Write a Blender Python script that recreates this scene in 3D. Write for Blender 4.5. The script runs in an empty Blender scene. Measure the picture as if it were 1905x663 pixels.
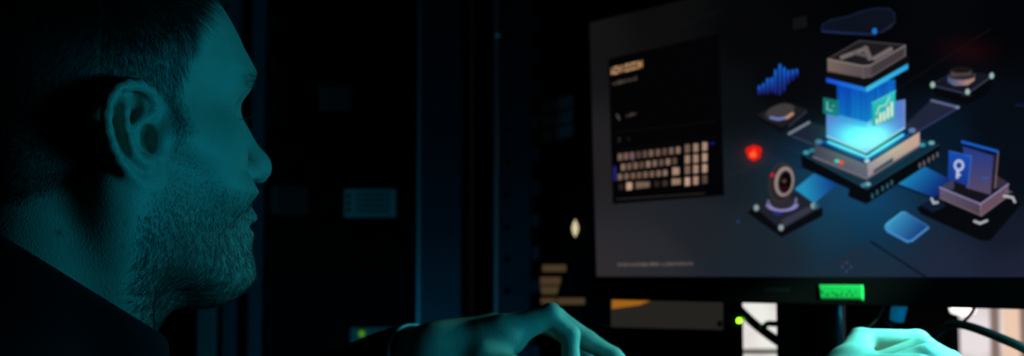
import bpy, math, random
import numpy as np
from mathutils import Vector, Matrix

rng = np.random.default_rng(7)
random.seed(7)
S = bpy.context.scene
COL = S.collection

# ------------------------------------------------------------------ camera
CAM_Z = 0.98
FPX = 2400.0
PITCH = math.atan((512 - 331.5) / FPX)
CAM = np.array([0.0, 0.0, CAM_Z])
FWD = np.array([0.0, math.cos(PITCH), math.sin(PITCH)])
UPV = np.array([0.0, -math.sin(PITCH), math.cos(PITCH)])
RGT = np.array([1.0, 0.0, 0.0])

def ray(px, py):
    return RGT * (px - 952.5) / FPX + UPV * (331.5 - py) / FPX + FWD

def P(px, py, Y):
    d = ray(px, py)
    return CAM + d * (Y / d[1])

def hit(px, py, o, n):
    d = ray(px, py)
    return CAM + d * (np.dot(o - CAM, n) / np.dot(d, n))

def project(p):
    q = np.asarray(p, float) - CAM
    z = q @ FWD
    return 952.5 + (q @ RGT) / z * FPX, 331.5 - (q @ UPV) / z * FPX

# ------------------------------------------------------------------ materials
def mat(name, col, rough=0.6, metal=0.0, emit=None, estr=1.0, spec=0.5, noise=None, bump=None):
    m = bpy.data.materials.new(name); m.use_nodes = True
    nt = m.node_tree; b = nt.nodes['Principled BSDF']
    b.inputs['Base Color'].default_value = (*col, 1)
    b.inputs['Roughness'].default_value = rough
    b.inputs['Metallic'].default_value = metal
    b.inputs['Specular IOR Level'].default_value = spec
    if emit:
        b.inputs['Emission Color'].default_value = (*emit, 1)
        b.inputs['Emission Strength'].default_value = estr
    if noise:
        tc = nt.nodes.new('ShaderNodeTexCoord'); n = nt.nodes.new('ShaderNodeTexNoise')
        n.inputs['Scale'].default_value = noise[0]; n.inputs['Detail'].default_value = 4
        nt.links.new(tc.outputs['Object'], n.inputs['Vector'])
        r = nt.nodes.new('ShaderNodeMix'); r.data_type = 'RGBA'
        r.inputs[6].default_value = (*[c * (1 - noise[1]) for c in col], 1)
        r.inputs[7].default_value = (*[min(1, c * (1 + noise[1])) for c in col], 1)
        nt.links.new(n.outputs['Fac'], r.inputs[0]); nt.links.new(r.outputs[2], b.inputs['Base Color'])
    if bump:
        tc = nt.nodes.new('ShaderNodeTexCoord'); n = nt.nodes.new('ShaderNodeTexNoise')
        n.inputs['Scale'].default_value = bump[0]; n.inputs['Detail'].default_value = 5
        nt.links.new(tc.outputs['Object'], n.inputs['Vector'])
        u = nt.nodes.new('ShaderNodeBump'); u.inputs['Strength'].default_value = bump[1]
        u.inputs['Distance'].default_value = bump[2]
        nt.links.new(n.outputs['Fac'], u.inputs['Height']); nt.links.new(u.outputs['Normal'], b.inputs['Normal'])
    return m

# ------------------------------------------------------------------ mesh helpers
def mesh_obj(name, v, f, m, parent=None, smooth=False, ncol=None):
    me = bpy.data.meshes.new(name)
    v = np.asarray(v, np.float32); f = np.asarray(f)
    if f.ndim == 2 and f.dtype != object:
        k = f.shape[1]
        me.vertices.add(len(v)); me.vertices.foreach_set('co', v.ravel())
        me.loops.add(f.size); me.loops.foreach_set('vertex_index', f.ravel().astype(np.int32))
        me.polygons.add(len(f)); me.polygons.foreach_set('loop_start', np.arange(0, f.size, k, dtype=np.int32))
        me.update(calc_edges=True)
    else:
        me.from_pydata([tuple(x) for x in v], [], [tuple(int(i) for i in x) for x in f]); me.update()
    if smooth:
        me.polygons.foreach_set('use_smooth', np.ones(len(me.polygons), bool))
    me.materials.append(m)
    o = bpy.data.objects.new(name, me); COL.objects.link(o)
    if parent: o.parent = parent
    return o

class MB:
    """collects shapes for one mesh"""
    def __init__(s): s.v = []; s.f = []
    def add(s, v, f):
        n = len(s.v); s.v += [tuple(x) for x in v]; s.f += [tuple(i + n for i in q) for q in f]; return s
    def box(s, c, h, ax=None, bev=0.0):
        """box, centre c, half sizes h, axes ax, chamfer bev"""
        c = np.array(c, float); ax = np.eye(3) if ax is None else np.array(ax, float)
        h = np.array(h, float)
        b = min(bev, min(h) * .9)
        if b <= 0:
            vs = [c + ax[0]*h[0]*i + ax[1]*h[1]*j + ax[2]*h[2]*k for i in (-1, 1) for j in (-1, 1) for k in (-1, 1)]
            return s.add(vs, [(0,1,3,2),(4,6,7,5),(0,4,5,1),(2,3,7,6),(0,2,6,4),(1,5,7,3)])
        import bmesh
        bm = bmesh.new(); bmesh.ops.create_cube(bm, size=2)
        for w in bm.verts: w.co = (w.co.x*h[0], w.co.y*h[1], w.co.z*h[2])
        bmesh.ops.bevel(bm, geom=bm.edges[:], offset=b, segments=2, affect='EDGES', profile=.5)
        bm.verts.index_update()
        vs = [c + ax[0]*w.co.x + ax[1]*w.co.y + ax[2]*w.co.z for w in bm.verts]
        fs = [tuple(x.index for x in q.verts) for q in bm.faces]
        bm.free(); return s.add(vs, fs)
    def tube(s, pts, r, n=10, cap=True):
        pts = [np.array(p, float) for p in pts]; m = len(pts)
        rr = r if hasattr(r, '__len__') else [r]*m
        t0 = pts[1]-pts[0]; t0 /= np.linalg.norm(t0)
        a = np.cross(t0, [0,0,1.0]);
        if np.linalg.norm(a) < .1: a = np.cross(t0, [1.0,0,0])
        vs = []
        for i, p in enumerate(pts):
            t = pts[min(i+1,m-1)]-pts[max(i-1,0)]; t = t/np.linalg.norm(t)
            a = a - t*np.dot(a,t); a /= np.linalg.norm(a); b = np.cross(t,a)
            vs += [p + rr[i]*(a*math.cos(2*math.pi*k/n)+b*math.sin(2*math.pi*k/n)) for k in range(n)]
        fs = [(i*n+k, i*n+(k+1)%n, (i+1)*n+(k+1)%n, (i+1)*n+k) for i in range(m-1) for k in range(n)]
        if cap: fs += [tuple(range(n-1,-1,-1)), tuple(range((m-1)*n, m*n))]
        return s.add(vs, fs)
    def torus(s, c, nrm, R, r, n=48, k=10, squash=1.0, up=None):
        c = np.array(c, float); nrm = np.array(nrm, float); nrm /= np.linalg.norm(nrm)
        a = np.cross(nrm, [0,0,1.0]) if up is None else np.array(up, float)
        a -= nrm*np.dot(a,nrm); a /= np.linalg.norm(a); b = np.cross(nrm,a)
        vs = []
        for i in range(n):
            t = 2*math.pi*i/n; d = a*math.cos(t)+b*math.sin(t)
            vs += [c + d*(R + r*math.cos(2*math.pi*j/k)) + nrm*(r*squash*math.sin(2*math.pi*j/k)) for j in range(k)]
        fs = [(i*k+j, i*k+(j+1)%k, ((i+1)%n)*k+(j+1)%k, ((i+1)%n)*k+j) for i in range(n) for j in range(k)]
        return s.add(vs, fs)
    def disc(s, c, ax, r, h, n=16):
        """short cylinder along ax"""
        c = np.array(c, float); ax = np.array(ax, float); ax /= np.linalg.norm(ax)
        return s.tube([c - ax*h/2, c + ax*h/2], r, n)
    def build(s, name, m, parent=None, smooth=False):
        me = bpy.data.meshes.new(name); me.from_pydata([tuple(map(float, x)) for x in s.v], [], s.f); me.update()
        if smooth: me.polygons.foreach_set('use_smooth', np.ones(len(me.polygons), bool))
        me.materials.append(m)
        o = bpy.data.objects.new(name, me); COL.objects.link(o)
        if parent: o.parent = parent
        return o

def spline(pts, n=8):
    """Catmull-Rom through points"""
    pts = [np.array(p, float) for p in pts]; q = [2*pts[0]-pts[1]] + pts + [2*pts[-1]-pts[-2]]
    out = []
    for i in range(1, len(q)-2):
        for j in range(n):
            t = j/n
            out.append(.5*((2*q[i]) + (q[i+1]-q[i-1])*t + (2*q[i-1]-5*q[i]+4*q[i+1]-q[i+2])*t*t + (3*q[i]-q[i-1]-3*q[i+1]+q[i+2])*t**3))
    out.append(pts[-1]); return out

def tag(o, label=None, cat=None, group=None, kind=None):
    if label: o['label'] = label
    if cat: o['category'] = cat
    if group: o['group'] = group
    if kind: o['kind'] = kind
    return o

def thing(name, label, cat, group=None):
    o = bpy.data.objects.new(name, None); COL.objects.link(o); o.empty_display_size = .05
    return tag(o, label, cat, group)

def keep_place(root, loc):
    """put the root at the thing's base while its parts stay where they are"""
    root.location = loc
    for ch in [c for c in S.objects if c.parent == root]:
        ch.matrix_parent_inverse = Matrix.Translation(-Vector(loc))

# ------------------------------------------------------------------ SDF tools
def smin(a, b, k):
    h = np.maximum(k - np.abs(a - b), 0) / k
    return np.minimum(a, b) - h*h*k*.25
def smax(a, b, k): return -smin(-a, -b, k)
def ell(p, c, r, R=None):
    q = p - np.asarray(c, np.float32)
    if R is not None: q = q @ np.asarray(R, np.float32).T
    r = np.asarray(r, np.float32)
    k0 = np.sqrt(((q/r)**2).sum(-1)); k1 = np.sqrt(((q/(r*r))**2).sum(-1)) + 1e-9
    return k0*(k0-1)/k1
def rcone(p, a, b, ra, rb):
    a = np.asarray(a, np.float32); b = np.asarray(b, np.float32)
    ba = b-a; pa = p-a
    t = np.clip((pa@ba)/max(float(ba@ba), 1e-12), 0, 1)
    return np.sqrt(((pa - t[...,None]*ba)**2).sum(-1)) - (ra + (rb-ra)*t)
def chain(p, pts, rs, k):
    d = None
    for i in range(len(pts)-1):
        e = rcone(p, pts[i], pts[i+1], rs[i], rs[i+1])
        d = e if d is None else smin(d, e, k)
    return d
def polyline_d(p, pts):
    d = None
    for i in range(len(pts)-1):
        e = rcone(p, pts[i], pts[i+1], 0, 0); d = e if d is None else np.minimum(d, e)
    return d
def rotm(axis, deg):
    return np.array(Matrix.Rotation(math.radians(deg), 3, axis))

def surface(sdf, lo, hi, h, B=12):
    """sparse surface-nets mesh of sdf = 0"""
    lo = np.array(lo, float); hi = np.array(hi, float)
    nb = np.ceil((hi-lo)/(h*B)).astype(int)
    ii = np.stack(np.meshgrid(*[np.arange(n) for n in nb], indexing='ij'), -1).reshape(-1, 3)
    ctr = lo + (ii+.5)*B*h
    keep = []
    for s in range(0, len(ctr), 200000):
        keep.append(np.abs(sdf(ctr[s:s+200000].astype(np.float32))) < B*h*1.05 + .004)
    ii = ii[np.concatenate(keep)]
    N = nb*B + 1
    g = np.arange(B+1)
    loc = np.stack(np.meshgrid(g, g, g, indexing='ij'), -1).reshape(-1, 3)
    V = []; K = []; Q = []
    def key(c): return (c[:,0]*N[1] + c[:,1])*N[2] + c[:,2]
    for s in range(0, len(ii), 96):
        bl = ii[s:s+96]
        gi = (bl[:,None,:]*B + loc[None]).reshape(-1, 3)
        val = sdf((lo + gi*h).astype(np.float32)).reshape(len(bl), B+1, B+1, B+1)
        ins = val < 0
        c = [val[:, i:B+i, j:B+j, k:B+k] for i in (0,1) for j in (0,1) for k in (0,1)]
        cnt = sum((x < 0).astype(int) for x in c)
        act = (cnt > 0) & (cnt < 8)
        if not act.any(): continue
        w = np.argwhere(act)
        cv = np.stack([x[act] for x in c], -1)
        off = np.array([(i,j,k) for i in (0,1) for j in (0,1) for k in (0,1)], float)
        acc = np.zeros((len(w), 3)); n = np.zeros(len(w))
        for a in range(8):
            for b in range(a+1, 8):
                if abs(off[a]-off[b]).sum() != 1: continue
                va, vb = cv[:,a], cv[:,b]; m = (va < 0) != (vb < 0)
                t = np.where(m, va/np.where(m, va-vb, 1), 0)
                acc += np.where(m[:,None], off[a] + t[:,None]*(off[b]-off[a]), 0); n += m
        base = bl[w[:,0]]*B + w[:,1:]
        V.append(lo + (base + acc/n[:,None])*h); K.append(key(base))
        for ax in range(3):
            d = [0,0,0]; d[ax] = 1
            a0 = ins[:, :B, :B, :B]; a1 = ins[:, d[0]:B+d[0], d[1]:B+d[1], d[2]:B+d[2]]
            e = np.argwhere(a0 != a1)
            if not len(e): continue
            gb = bl[e[:,0]]*B + e[:,1:]
            u = (ax+1) % 3; v = (ax+2) % 3
            eu = np.zeros(3, int); eu[u] = 1; ev = np.zeros(3, int); ev[v] = 1
            ok = (gb[:,u] > 0) & (gb[:,v] > 0); gb = gb[ok]; e = e[ok]
            q = np.stack([key(gb), key(gb-eu), key(gb-eu-ev), key(gb-ev)], -1)
            flip = ~a0[e[:,0], e[:,1], e[:,2], e[:,3]]
            q[flip] = q[flip][:, ::-1]
            Q.append(q)
    V = np.concatenate(V); K = np.concatenate(K); Q = np.concatenate(Q)
    o = np.argsort(K); Ks = K[o]
    idx = np.searchsorted(Ks, Q); idx[idx >= len(Ks)] = 0
    good = (Ks[idx] == Q).all(1)
    return V[o], idx[good]
# ------------------------------------------------------------------ the man: head
PSI = math.radians(41)
HC = np.array([-0.2535, 0.7825, CAM_Z + 0.0835])
HX = np.array([math.cos(PSI), math.sin(PSI), 0.0])      # forward
HY = np.array([-math.sin(PSI), math.cos(PSI), 0.0])     # his left, away from the camera
HZ = np.array([0.0, 0.0, 1.0])
HM = np.stack([HX, HY, HZ])                              # rows
def toL(p): return (p - HC.astype(np.float32)) @ HM.T.astype(np.float32)
def toW(l): return HC + np.asarray(l, float) @ HM

# forward offsets of the face profile by height (local z)
GZ = [-.12, -.10, -.085, -.07, -.055, -.045, -.032, -.020, 0, .02, .03, .045, .06, .08, .10, .13]
GX = [.0, -.001, .005, .001, -.003, -.002, .002, -.010, -.012, -.011, -.009, -.001, -.009, -.015, -.022, -.024]

# ear plane
EN = (-HY)*math.cos(math.radians(16)) + HX*math.sin(math.radians(16)); EN /= np.linalg.norm(EN)
EC = P(252, 255, HC[1] - .062)
EU = np.cross(HZ, EN); EU /= np.linalg.norm(EU)
if EU[0] < 0: EU = -EU
EV = np.cross(EN, EU); EV = EV if EV[2] > 0 else -EV
def E2(px, py):
    q = hit(px, py, EC, EN) - EC
    return (q @ EU, q @ EV)
def E3(px, py, o=0.0):
    q = hit(px, py, EC + EN*o, EN) - EC
    return (q @ EU, q @ EV, o)
ear_outline = np.array([E2(*a) for a in [(292,180),(278,158),(255,148),(232,150),(213,160),(199,178),(191,205),(191,235),(197,265),
   (208,292),(224,318),(243,338),(262,351),(280,356),(293,350),(299,334),(300,310),(304,285),(306,250),(302,215)]], np.float32)
def poly2d(q, poly):
    d = np.full(len(q), 1e9, np.float32); s = np.ones(len(q), np.float32)
    n = len(poly)
    for i in range(n):
        a = poly[i]; b = poly[i-1]
        e = b-a; w = q-a
        t = np.clip((w@e)/(e@e), 0, 1); bb = w - t[:,None]*e
        d = np.minimum(d, (bb**2).sum(1))
        c1 = q[:,1] >= a[1]; c2 = q[:,1] < b[1]; c3 = e[0]*w[:,1] > e[1]*w[:,0]
        m = (c1 & c2 & c3) | (~c1 & ~c2 & ~c3)
        s = np.where(m, -s, s)
    return s*np.sqrt(d)
helix = [E3(291,212,-.004), E3(287,190,.002), E3(278,171,.0035), E3(258,159,.004), E3(236,158,.004), E3(217,167,.004), E3(204,185,.004),
         E3(198,212,.004), E3(200,240,.004), E3(208,268,.004), E3(220,293,.003), E3(236,318,.002), E3(256,338,.001)]
anti = [E3(236,185,.001), E3(229,206,.0035), E3(229,232,.0045), E3(236,256,.0045), E3(244,280,.004), E3(256,297,.003), E3(272,304,.0035)]
anti2 = [E3(231,206,.003), E3(224,188,.001), E3(222,176,.0)]
crus = [E3(284,212,.002), E3(266,222,.0005), E3(250,231,-.0015)]
def ear_sdf(p):
    """p: world points"""
    q = (p - EC.astype(np.float32)) @ np.stack([EU, EV, EN]).T.astype(np.float32)
    o = q[:,2]
    pd = poly2d(q[:,:2], ear_outline)
    # rounded shell: plate of 4 mm over the outline, deeper body near the front
    front = np.clip((q[:,0] + .006)/.02, 0, 1)
    back = .0035 + .020*front*front
    mid = (.0012 - back)*.5; hh = (.0012 + back)*.5
    w = np.stack([pd + .0022, np.abs(o - mid) - hh + .0018], 1)
    d = np.minimum(w.max(1), 0) + np.sqrt((np.maximum(w, 0)**2).sum(1)) - .0020
    d = smin(d, chain(q, helix, [.003,.003,.0032,.0034,.0034,.0033,.0032,.0031,.0030,.0030,.0030,.0030,.003], .002), .0025)
    d = smin(d, chain(q, anti, [.002,.003,.0034,.0034,.0034,.003,.0030], .003), .004)
    d = smin(d, chain(q, anti2, [.002,.002,.0015], .003), .004)
    d = smin(d, ell(q, E3(279,333,.000), (.0062,.0085,.0050)), .006)
    # hollows
    d = smax(d, -chain(q, [E3(268,242,-.002), E3(270,262,-.004), E3(281,284,-.003)], [.0055,.0082,.0064], .003), .002)
    d = smax(d, -chain(q, [E3(248,174,-.0005), E3(250,193,-.001), E3(243,219,-.002)], [.0032,.0044,.0046], .002), .003)
    d = smax(d, -chain(q, [E3(226,172,.0050), E3(216,196,.0046), E3(216,230,.0040), E3(223,260,.0042), E3(234,290,.0048)], [.0016,.0022,.0024,.0022,.0018], .002), .003)
    d = smin(d, chain(q, crus, [.0028,.0026,.0022], .002), .003)
    d = smin(d, ell(q, E3(299,266,.0015), (.0046,.0078,.0042)), .003)      # tragus
    d = smin(d, ell(q, E3(268,301,.0030), (.0050,.0035,.0034)), .003)      # antitragus
    return d

NECK = [toW((-.028, 0, -.02)), toW((-.030, 0, -.09)), toW((-.066, 0, -.185)), toW((-.105, 0, -.26))]
def neck_sdf(p):
    dn = rcone(p, NECK[0], NECK[1], .052, .057)
    dn = smin(dn, rcone(p, NECK[1], NECK[2], .057, .062), .02)
    dn = smin(dn, rcone(p, NECK[2], NECK[3], .062, .072), .03)
    dn = smin(dn, rcone(p, toW((-.014, -.060, -.035)), toW((.010, -.043, -.20)), .0155, .0150), .018)
    dn = smin(dn, rcone(p, toW((-.014, .060, -.035)), toW((.010, .043, -.20)), .0155, .0150), .018)
    dn = smin(dn, rcone(p, toW((.012, 0, -.105)), toW((-.004, 0, -.19)), .022, .022), .03)
    return dn
def head_sdf(p):
    l = toL(p)
    # profile adjustment
    g = np.interp(l[:,2], GZ, GX).astype(np.float32)
    t = np.clip((l[:,0]-.0)/.07, 0, 1)
    l = l.copy(); l[:,0] -= g*t*t*(3-2*t)
    ls = l.copy(); ls[:,1] = -np.abs(l[:,1])      # mirrored
    d = ell(l, (-.004, 0, .050), (.099, .0765, .086))
    d = smin(d, ell(l, (.028, 0, .044), (.064, .058, .070)), .03)
    d = smin(d, ell(ls, (.036, -.016, -.012), (.054, .045, .068)), .03)
    # jaw
    d = smin(d, rcone(ls, (.004, -.050, -.040), (.012, -.047, -.062), .020, .016), .03)
    d = smin(d, rcone(ls, (.012, -.046, -.062), (.076, -.014, -.083), .015, .017), .022)
    d = smin(d, ell(l, (.080, 0, -.078), (.022, .022, .022)), .015)
    d = smin(d, ell(ls, (.060, -.034, -.016), (.028, .026, .030)), .022)     # cheek
    d = smin(d, rcone(ls, (.020, -.066, .000), (.066, -.050, .002), .008, .010), .02)   # cheekbone
    d = smin(d, ell(l, (.082, 0, -.050), (.022, .028, .026)), .016)          # muzzle
    d = smin(d, rcone(l, (.022, 0, -.098), (.060, 0, -.088), .012, .012), .02)
    # brow
    d = smin(d, rcone(ls, (.087, -.012, .036), (.066, -.047, .034), .011, .009), .012)
    # socket
    d = smax(d, -ell(ls, (.100, -.038, .015), (.022, .022, .0125)), .012)
    d = smin(d, ell(ls, (.0715, -.030, .0150), (.0140, .0150, .0130)), .003)   # lids over the eyeball
    # nose
    n = rcone(l, (.092, 0, .030), (.118, 0, -.008), .0085, .0095)
    n = smin(n, ell(l, (.1195, 0, -.0125), (.0115, .0105, .0100)), .008)
    n = smin(n, ell(ls, (.106, -.0115, -.0165), (.0115, .0072, .0082)), .005)
    n = smax(n, -ell(ls, (.1135, -.0080, -.0245), (.0064, .0040, .0050)), .002)
    n = smax(n, -ell(ls, (.1115, -.0150, -.0240), (.0050, .0050, .0030)), .002)
    d = smin(d, n, .011)
    # lips
    d = smin(d, ell(l, (.0990, 0, -.0465), (.0080, .022, .0050)), .006)
    d = smin(d, ell(l, (.0970, 0, -.0570), (.0085, .019, .0055)), .006)
    d = smax(d, -rcone(ls, (.1110, 0, -.0517), (.096, -.026, -.0525), .0014, .0016), .003)
    # temple hollow
    d = smax(d, -ell(ls, (.060, -.098, .030), (.036, .030, .030)), .03)
    # neck
    dn = neck_sdf(p)
    d = smin(d, dn, .022)
    # ears
    near = np.abs((p - EC.astype(np.float32))).max(-1) < .07
    if near.any():
        e = np.full(len(p), 1.0, np.float32); e[near] = ear_sdf(p[near])
        d = np.where(near, smin(d, e, .005), d)
    m = p - 2*np.outer((p - HC.astype(np.float32)) @ HY, HY).astype(np.float32)   # mirrored ear on the far side
    near = np.abs((m - EC.astype(np.float32))).max(-1) < .07
    if near.any():
        e = np.full(len(p), 1.0, np.float32); e[near] = ear_sdf(m[near].astype(np.float32))
        d = np.where(near, smin(d, e, .005), d)
    return d
# ------------------------------------------------------------------ materials in use
M = {}
def make_materials():
    M['jacket'] = mat('dark_fabric', (.010, .010, .012), .95, spec=.1, bump=(700, .3, .0006))
    M['trousers'] = mat('dark_denim', (.010, .012, .02), .95, spec=.1, bump=(500, .3, .0006))
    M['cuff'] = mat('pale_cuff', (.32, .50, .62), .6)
    h = mat('brown_hair', (.020, .014, .010), .5); M['hair'] = h
    M['black_plastic'] = mat('black_plastic', (.012, .012, .014), .5, bump=(900, .1, .0002))
    M['bezel'] = mat('bezel_plastic', (.005, .0055, .006), .7, spec=.2)
    M['black_metal'] = mat('black_metal', (.006, .0065, .008), .9, spec=.1, noise=(9, .3))
    M['grey_lit'] = mat('grey_front_glow', (.05, .05, .045), .7, emit=(.017, .016, .013), estr=1.0)  # warm light falling on the grey front put in as emission
    M['post'] = mat('blue_grey_steel', (.10, .15, .19), .6, noise=(60, .18))
    M['edge'] = mat('pale_lit_edge', (.85, .92, .95), .4, noise=(40, .1))  # light along the post edges put into the pale colour
    M['faint_label'] = mat('faint_label', (.10, .10, .09), .9, noise=(120, .3))
    M['label'] = mat('white_label', (.95, .95, .82), .8, noise=(160, .12))
    M['dim_label'] = mat('worn_grey_label', (.34, .33, .31), .85, noise=(120, .3))
    M['grey_face'] = mat('grey_faceplate', (.30, .29, .26), .7, noise=(30, .12))
    M['desk'] = mat('dark_desk', (.018, .016, .016), .6, noise=(14, .3))
    M['wall'] = mat('dark_wall', (.028, .030, .034), .9, noise=(3, .15))
    M['floor'] = mat('dark_floor', (.02, .02, .022), .7, noise=(5, .3))
    M['cable'] = mat('black_cable', (.012, .013, .015), .45)
    M['braid'] = mat('brown_braid', (.10, .075, .065), .7, noise=(300, .5))
    M['frame'] = mat('window_frame', (.05, .045, .045), .6)
    M['rubber'] = mat('rubber', (.008, .008, .008), .8)
    M['note'] = mat('green_note', (.02, .95, .18), .85, noise=(90, .06))
    M['ink'] = mat('green_ink', (.015, .50, .12), .9)
    M['print'] = mat('dark_print', (.02, .03, .03), .9)
    M['blue_plug'] = mat('blue_plastic_glow', (.03, .36, .62), .35, emit=(.0, .14, .30), estr=.4)  # light on the blue plug put in as emission
    M['steel_tube'] = mat('steel_tube', (.5, .6, .65), .25, metal=.8)
    M['logo'] = mat('bezel_print', (.012, .016, .02), .6)
    M['amber'] = mat('amber_strip', (.75, .30, .03), .6, emit=(.80, .28, .02), estr=.42)
    M['drape_brown'] = mat('backlit_brown_curtain', (.2, .15, .12), .9, emit=(.22, .15, .13))  # window light through the curtain strips put in as emission
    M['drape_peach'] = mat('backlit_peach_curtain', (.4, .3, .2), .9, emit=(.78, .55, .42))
    M['led_green'] = mat('green_led', (.1, .4, .02), .4, emit=(.22, 1, .01), estr=7)
    M['led_dim'] = mat('dim_green_led', (.1, .3, .02), .4, emit=(.18, .8, .01), estr=.3)
    M['led_teal'] = mat('teal_led', (.05, .2, .25), .4, emit=(.05, .35, .5), estr=.06)
    M['glint_warm'] = mat('warm_glint', (.6, .5, .3), .4, emit=(1, .82, .5), estr=.75)  # warm glint put in as a glowing body
    M['sticker_glow'] = mat('amber_sticker_glow', (.05, .04, .02), .6, emit=(.30, .19, .09), estr=.2, noise=None)  # amber stickers, the light on them put in as emission
    # skin
    m = mat('skin', (.60, .42, .33), .48, spec=.35); M['skin'] = m
    nt = m.node_tree; b = nt.nodes['Principled BSDF']; L = nt.links
    b.inputs['Subsurface Weight'].default_value = .12
    b.inputs['Subsurface Radius'].default_value = (.6, .35, .25); b.inputs['Subsurface Scale'].default_value = .004
    at = nt.nodes.new('ShaderNodeAttribute'); at.attribute_name = 'roots'
    tc = nt.nodes.new('ShaderNodeTexCoord')
    n1 = nt.nodes.new('ShaderNodeTexNoise'); n1.inputs['Scale'].default_value = 70; n1.inputs['Detail'].default_value = 6
    L.new(tc.outputs['Object'], n1.inputs['Vector'])
    mx = nt.nodes.new('ShaderNodeMix'); mx.data_type = 'RGBA'
    mx.inputs[6].default_value = (.52, .35, .27, 1); mx.inputs[7].default_value = (.70, .50, .40, 1)
    L.new(n1.outputs['Fac'], mx.inputs[0])
    m2 = nt.nodes.new('ShaderNodeMix'); m2.data_type = 'RGBA'; m2.inputs[7].default_value = (.040, .030, .025, 1)
    mu = nt.nodes.new('ShaderNodeMath'); mu.operation = 'MULTIPLY'; mu.inputs[1].default_value = 1.0
    L.new(at.outputs['Fac'], mu.inputs[0]); L.new(mu.outputs[0], m2.inputs[0]); L.new(mx.outputs[2], m2.inputs[6]); L.new(m2.outputs[2], b.inputs['Base Color'])
    n2 = nt.nodes.new('ShaderNodeTexNoise'); n2.inputs['Scale'].default_value = 650; n2.inputs['Detail'].default_value = 3
    v = nt.nodes.new('ShaderNodeTexVoronoi'); v.inputs['Scale'].default_value = 900
    L.new(tc.outputs['Object'], n2.inputs['Vector']); L.new(tc.outputs['Object'], v.inputs['Vector'])
    ad = nt.nodes.new('ShaderNodeMath'); ad.operation = 'ADD'; L.new(n2.outputs['Fac'], ad.inputs[0]); L.new(v.outputs['Distance'], ad.inputs[1])
    bu = nt.nodes.new('ShaderNodeBump'); bu.inputs['Strength'].default_value = .24; bu.inputs['Distance'].default_value = .0007
    L.new(ad.outputs[0], bu.inputs['Height']); L.new(bu.outputs['Normal'], b.inputs['Normal'])
    # lit window panes
    for nm, c0, c1, sc in (('lit_pane', (.80, .66, .70), (1, 1, .92), 5.0), ('lit_pane_warm', (.60, .50, .46), (.95, .86, .88), 4.0)):
        m = bpy.data.materials.new(nm); m.use_nodes = True; nt = m.node_tree; b = nt.nodes['Principled BSDF']
        tc = nt.nodes.new('ShaderNodeTexCoord'); n = nt.nodes.new('ShaderNodeTexNoise'); n.inputs['Scale'].default_value = sc; n.inputs['Detail'].default_value = 1.5
        r = nt.nodes.new('ShaderNodeValToRGB'); r.color_ramp.elements[0].position = .38; r.color_ramp.elements[1].position = .60
        r.color_ramp.elements[0].color = (*c0, 1); r.color_ramp.elements[1].color = (*c1, 1)
        nt.links.new(tc.outputs['Object'], n.inputs['Vector']); nt.links.new(n.outputs['Fac'], r.inputs[0])
        nt.links.new(r.outputs[0], b.inputs['Emission Color']); b.inputs['Emission Strength'].default_value = .85
        b.inputs['Base Color'].default_value = (.1, .1, .1, 1); M[nm] = m
    # the picture on the monitor
    m = bpy.data.materials.new('screen_picture'); m.use_nodes = True; nt = m.node_tree; b = nt.nodes['Principled BSDF']
    a = nt.nodes.new('ShaderNodeAttribute'); a.attribute_name = 'picture'
    b.inputs['Base Color'].default_value = (.004, .004, .005, 1); b.inputs['Roughness'].default_value = .6; b.inputs['Specular IOR Level'].default_value = .1
    nt.links.new(a.outputs['Color'], b.inputs['Emission Color']); b.inputs['Emission Strength'].default_value = 1.0
    try: m.cycles.emission_sampling = 'NONE'
    except Exception: pass
    M['picture'] = m
# ------------------------------------------------------------------ the man: body, arms, hands
SH_R = toW((-.085, -.190, -.215)); SH_L = toW((-.085, .190, -.215))
EL_R = np.array([.080, .720, .800]); WR_R = P(1582, 694, 1.00)
RC = P(779, 684, 1.00)                                   # left cuff centre
RA = np.array([.736, -.589, .300]); RA /= np.linalg.norm(RA)
WR_L = RC + RA*.006; EL_L = RC - RA*.262
# left hand (in the middle of the picture), seen from the thumb side
LI = [P(934, 623, .985), P(1023, 588, .985), P(1061, 623, .985), P(1062, 668, .980), P(1060, 700, .978)]
LIr = [.0128, .0088, .0074, .0066, .0058]
LM = [P(918, 619, 1.010), P(1030, 590, 1.010), P(1092, 634, 1.010), P(1140, 664, 1.008), P(1172, 690, 1.006)]
LMr = [.0128, .0086, .0078, .0074, .0060]
LR = [P(905, 622, 1.034), P(1000, 598, 1.046), P(1048, 620, 1.046), P(1096, 664, 1.044)]
LRr = [.0122, .0084, .0074, .0060]
LP = [P(890, 622, 1.056), P(950, 606, 1.068), P(988, 602, 1.074), P(1016, 604, 1.078)]
LPr = [.0110, .0072, .0064, .0052]
LT = [P(835, 672, .985), P(900, 672, .970), P(958, 690, .962), P(1010, 712, .958)]
LTr = [.0170, .0135, .0100, .0072]
def hand_l(p):
    W = WR_L + RA*.012
    d = rcone(p, WR_L, W, .0255, .0250)
    for a, r in ((LI[0], .0150), (LM[0], .0150), (LR[0], .0140), (LP[0], .0125)):
        d = smin(d, rcone(p, W, a, .0200, r), .016)
    d = smin(d, rcone(p, P(905, 640, .985), P(950, 634, .983), .0130, .0100), .010)   # web of the thumb
    fd = smin(chain(p, LI, LIr, .003), ell(p, P(1027, 581, .985), (.0062, .0068, .0062)), .004)
    d = smin(d, fd, .007)
    fm = chain(p, LM, LMr, .003)
    d = np.minimum(smin(d, fm, .002), d)
    fr = chain(p, LR, LRr, .003); d = smin(d, fr, .002)
    d = smin(d, chain(p, LP, LPr, .003), .003)
    d = smin(d, chain(p, LT, LTr, .004), .010)
    return d
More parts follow.
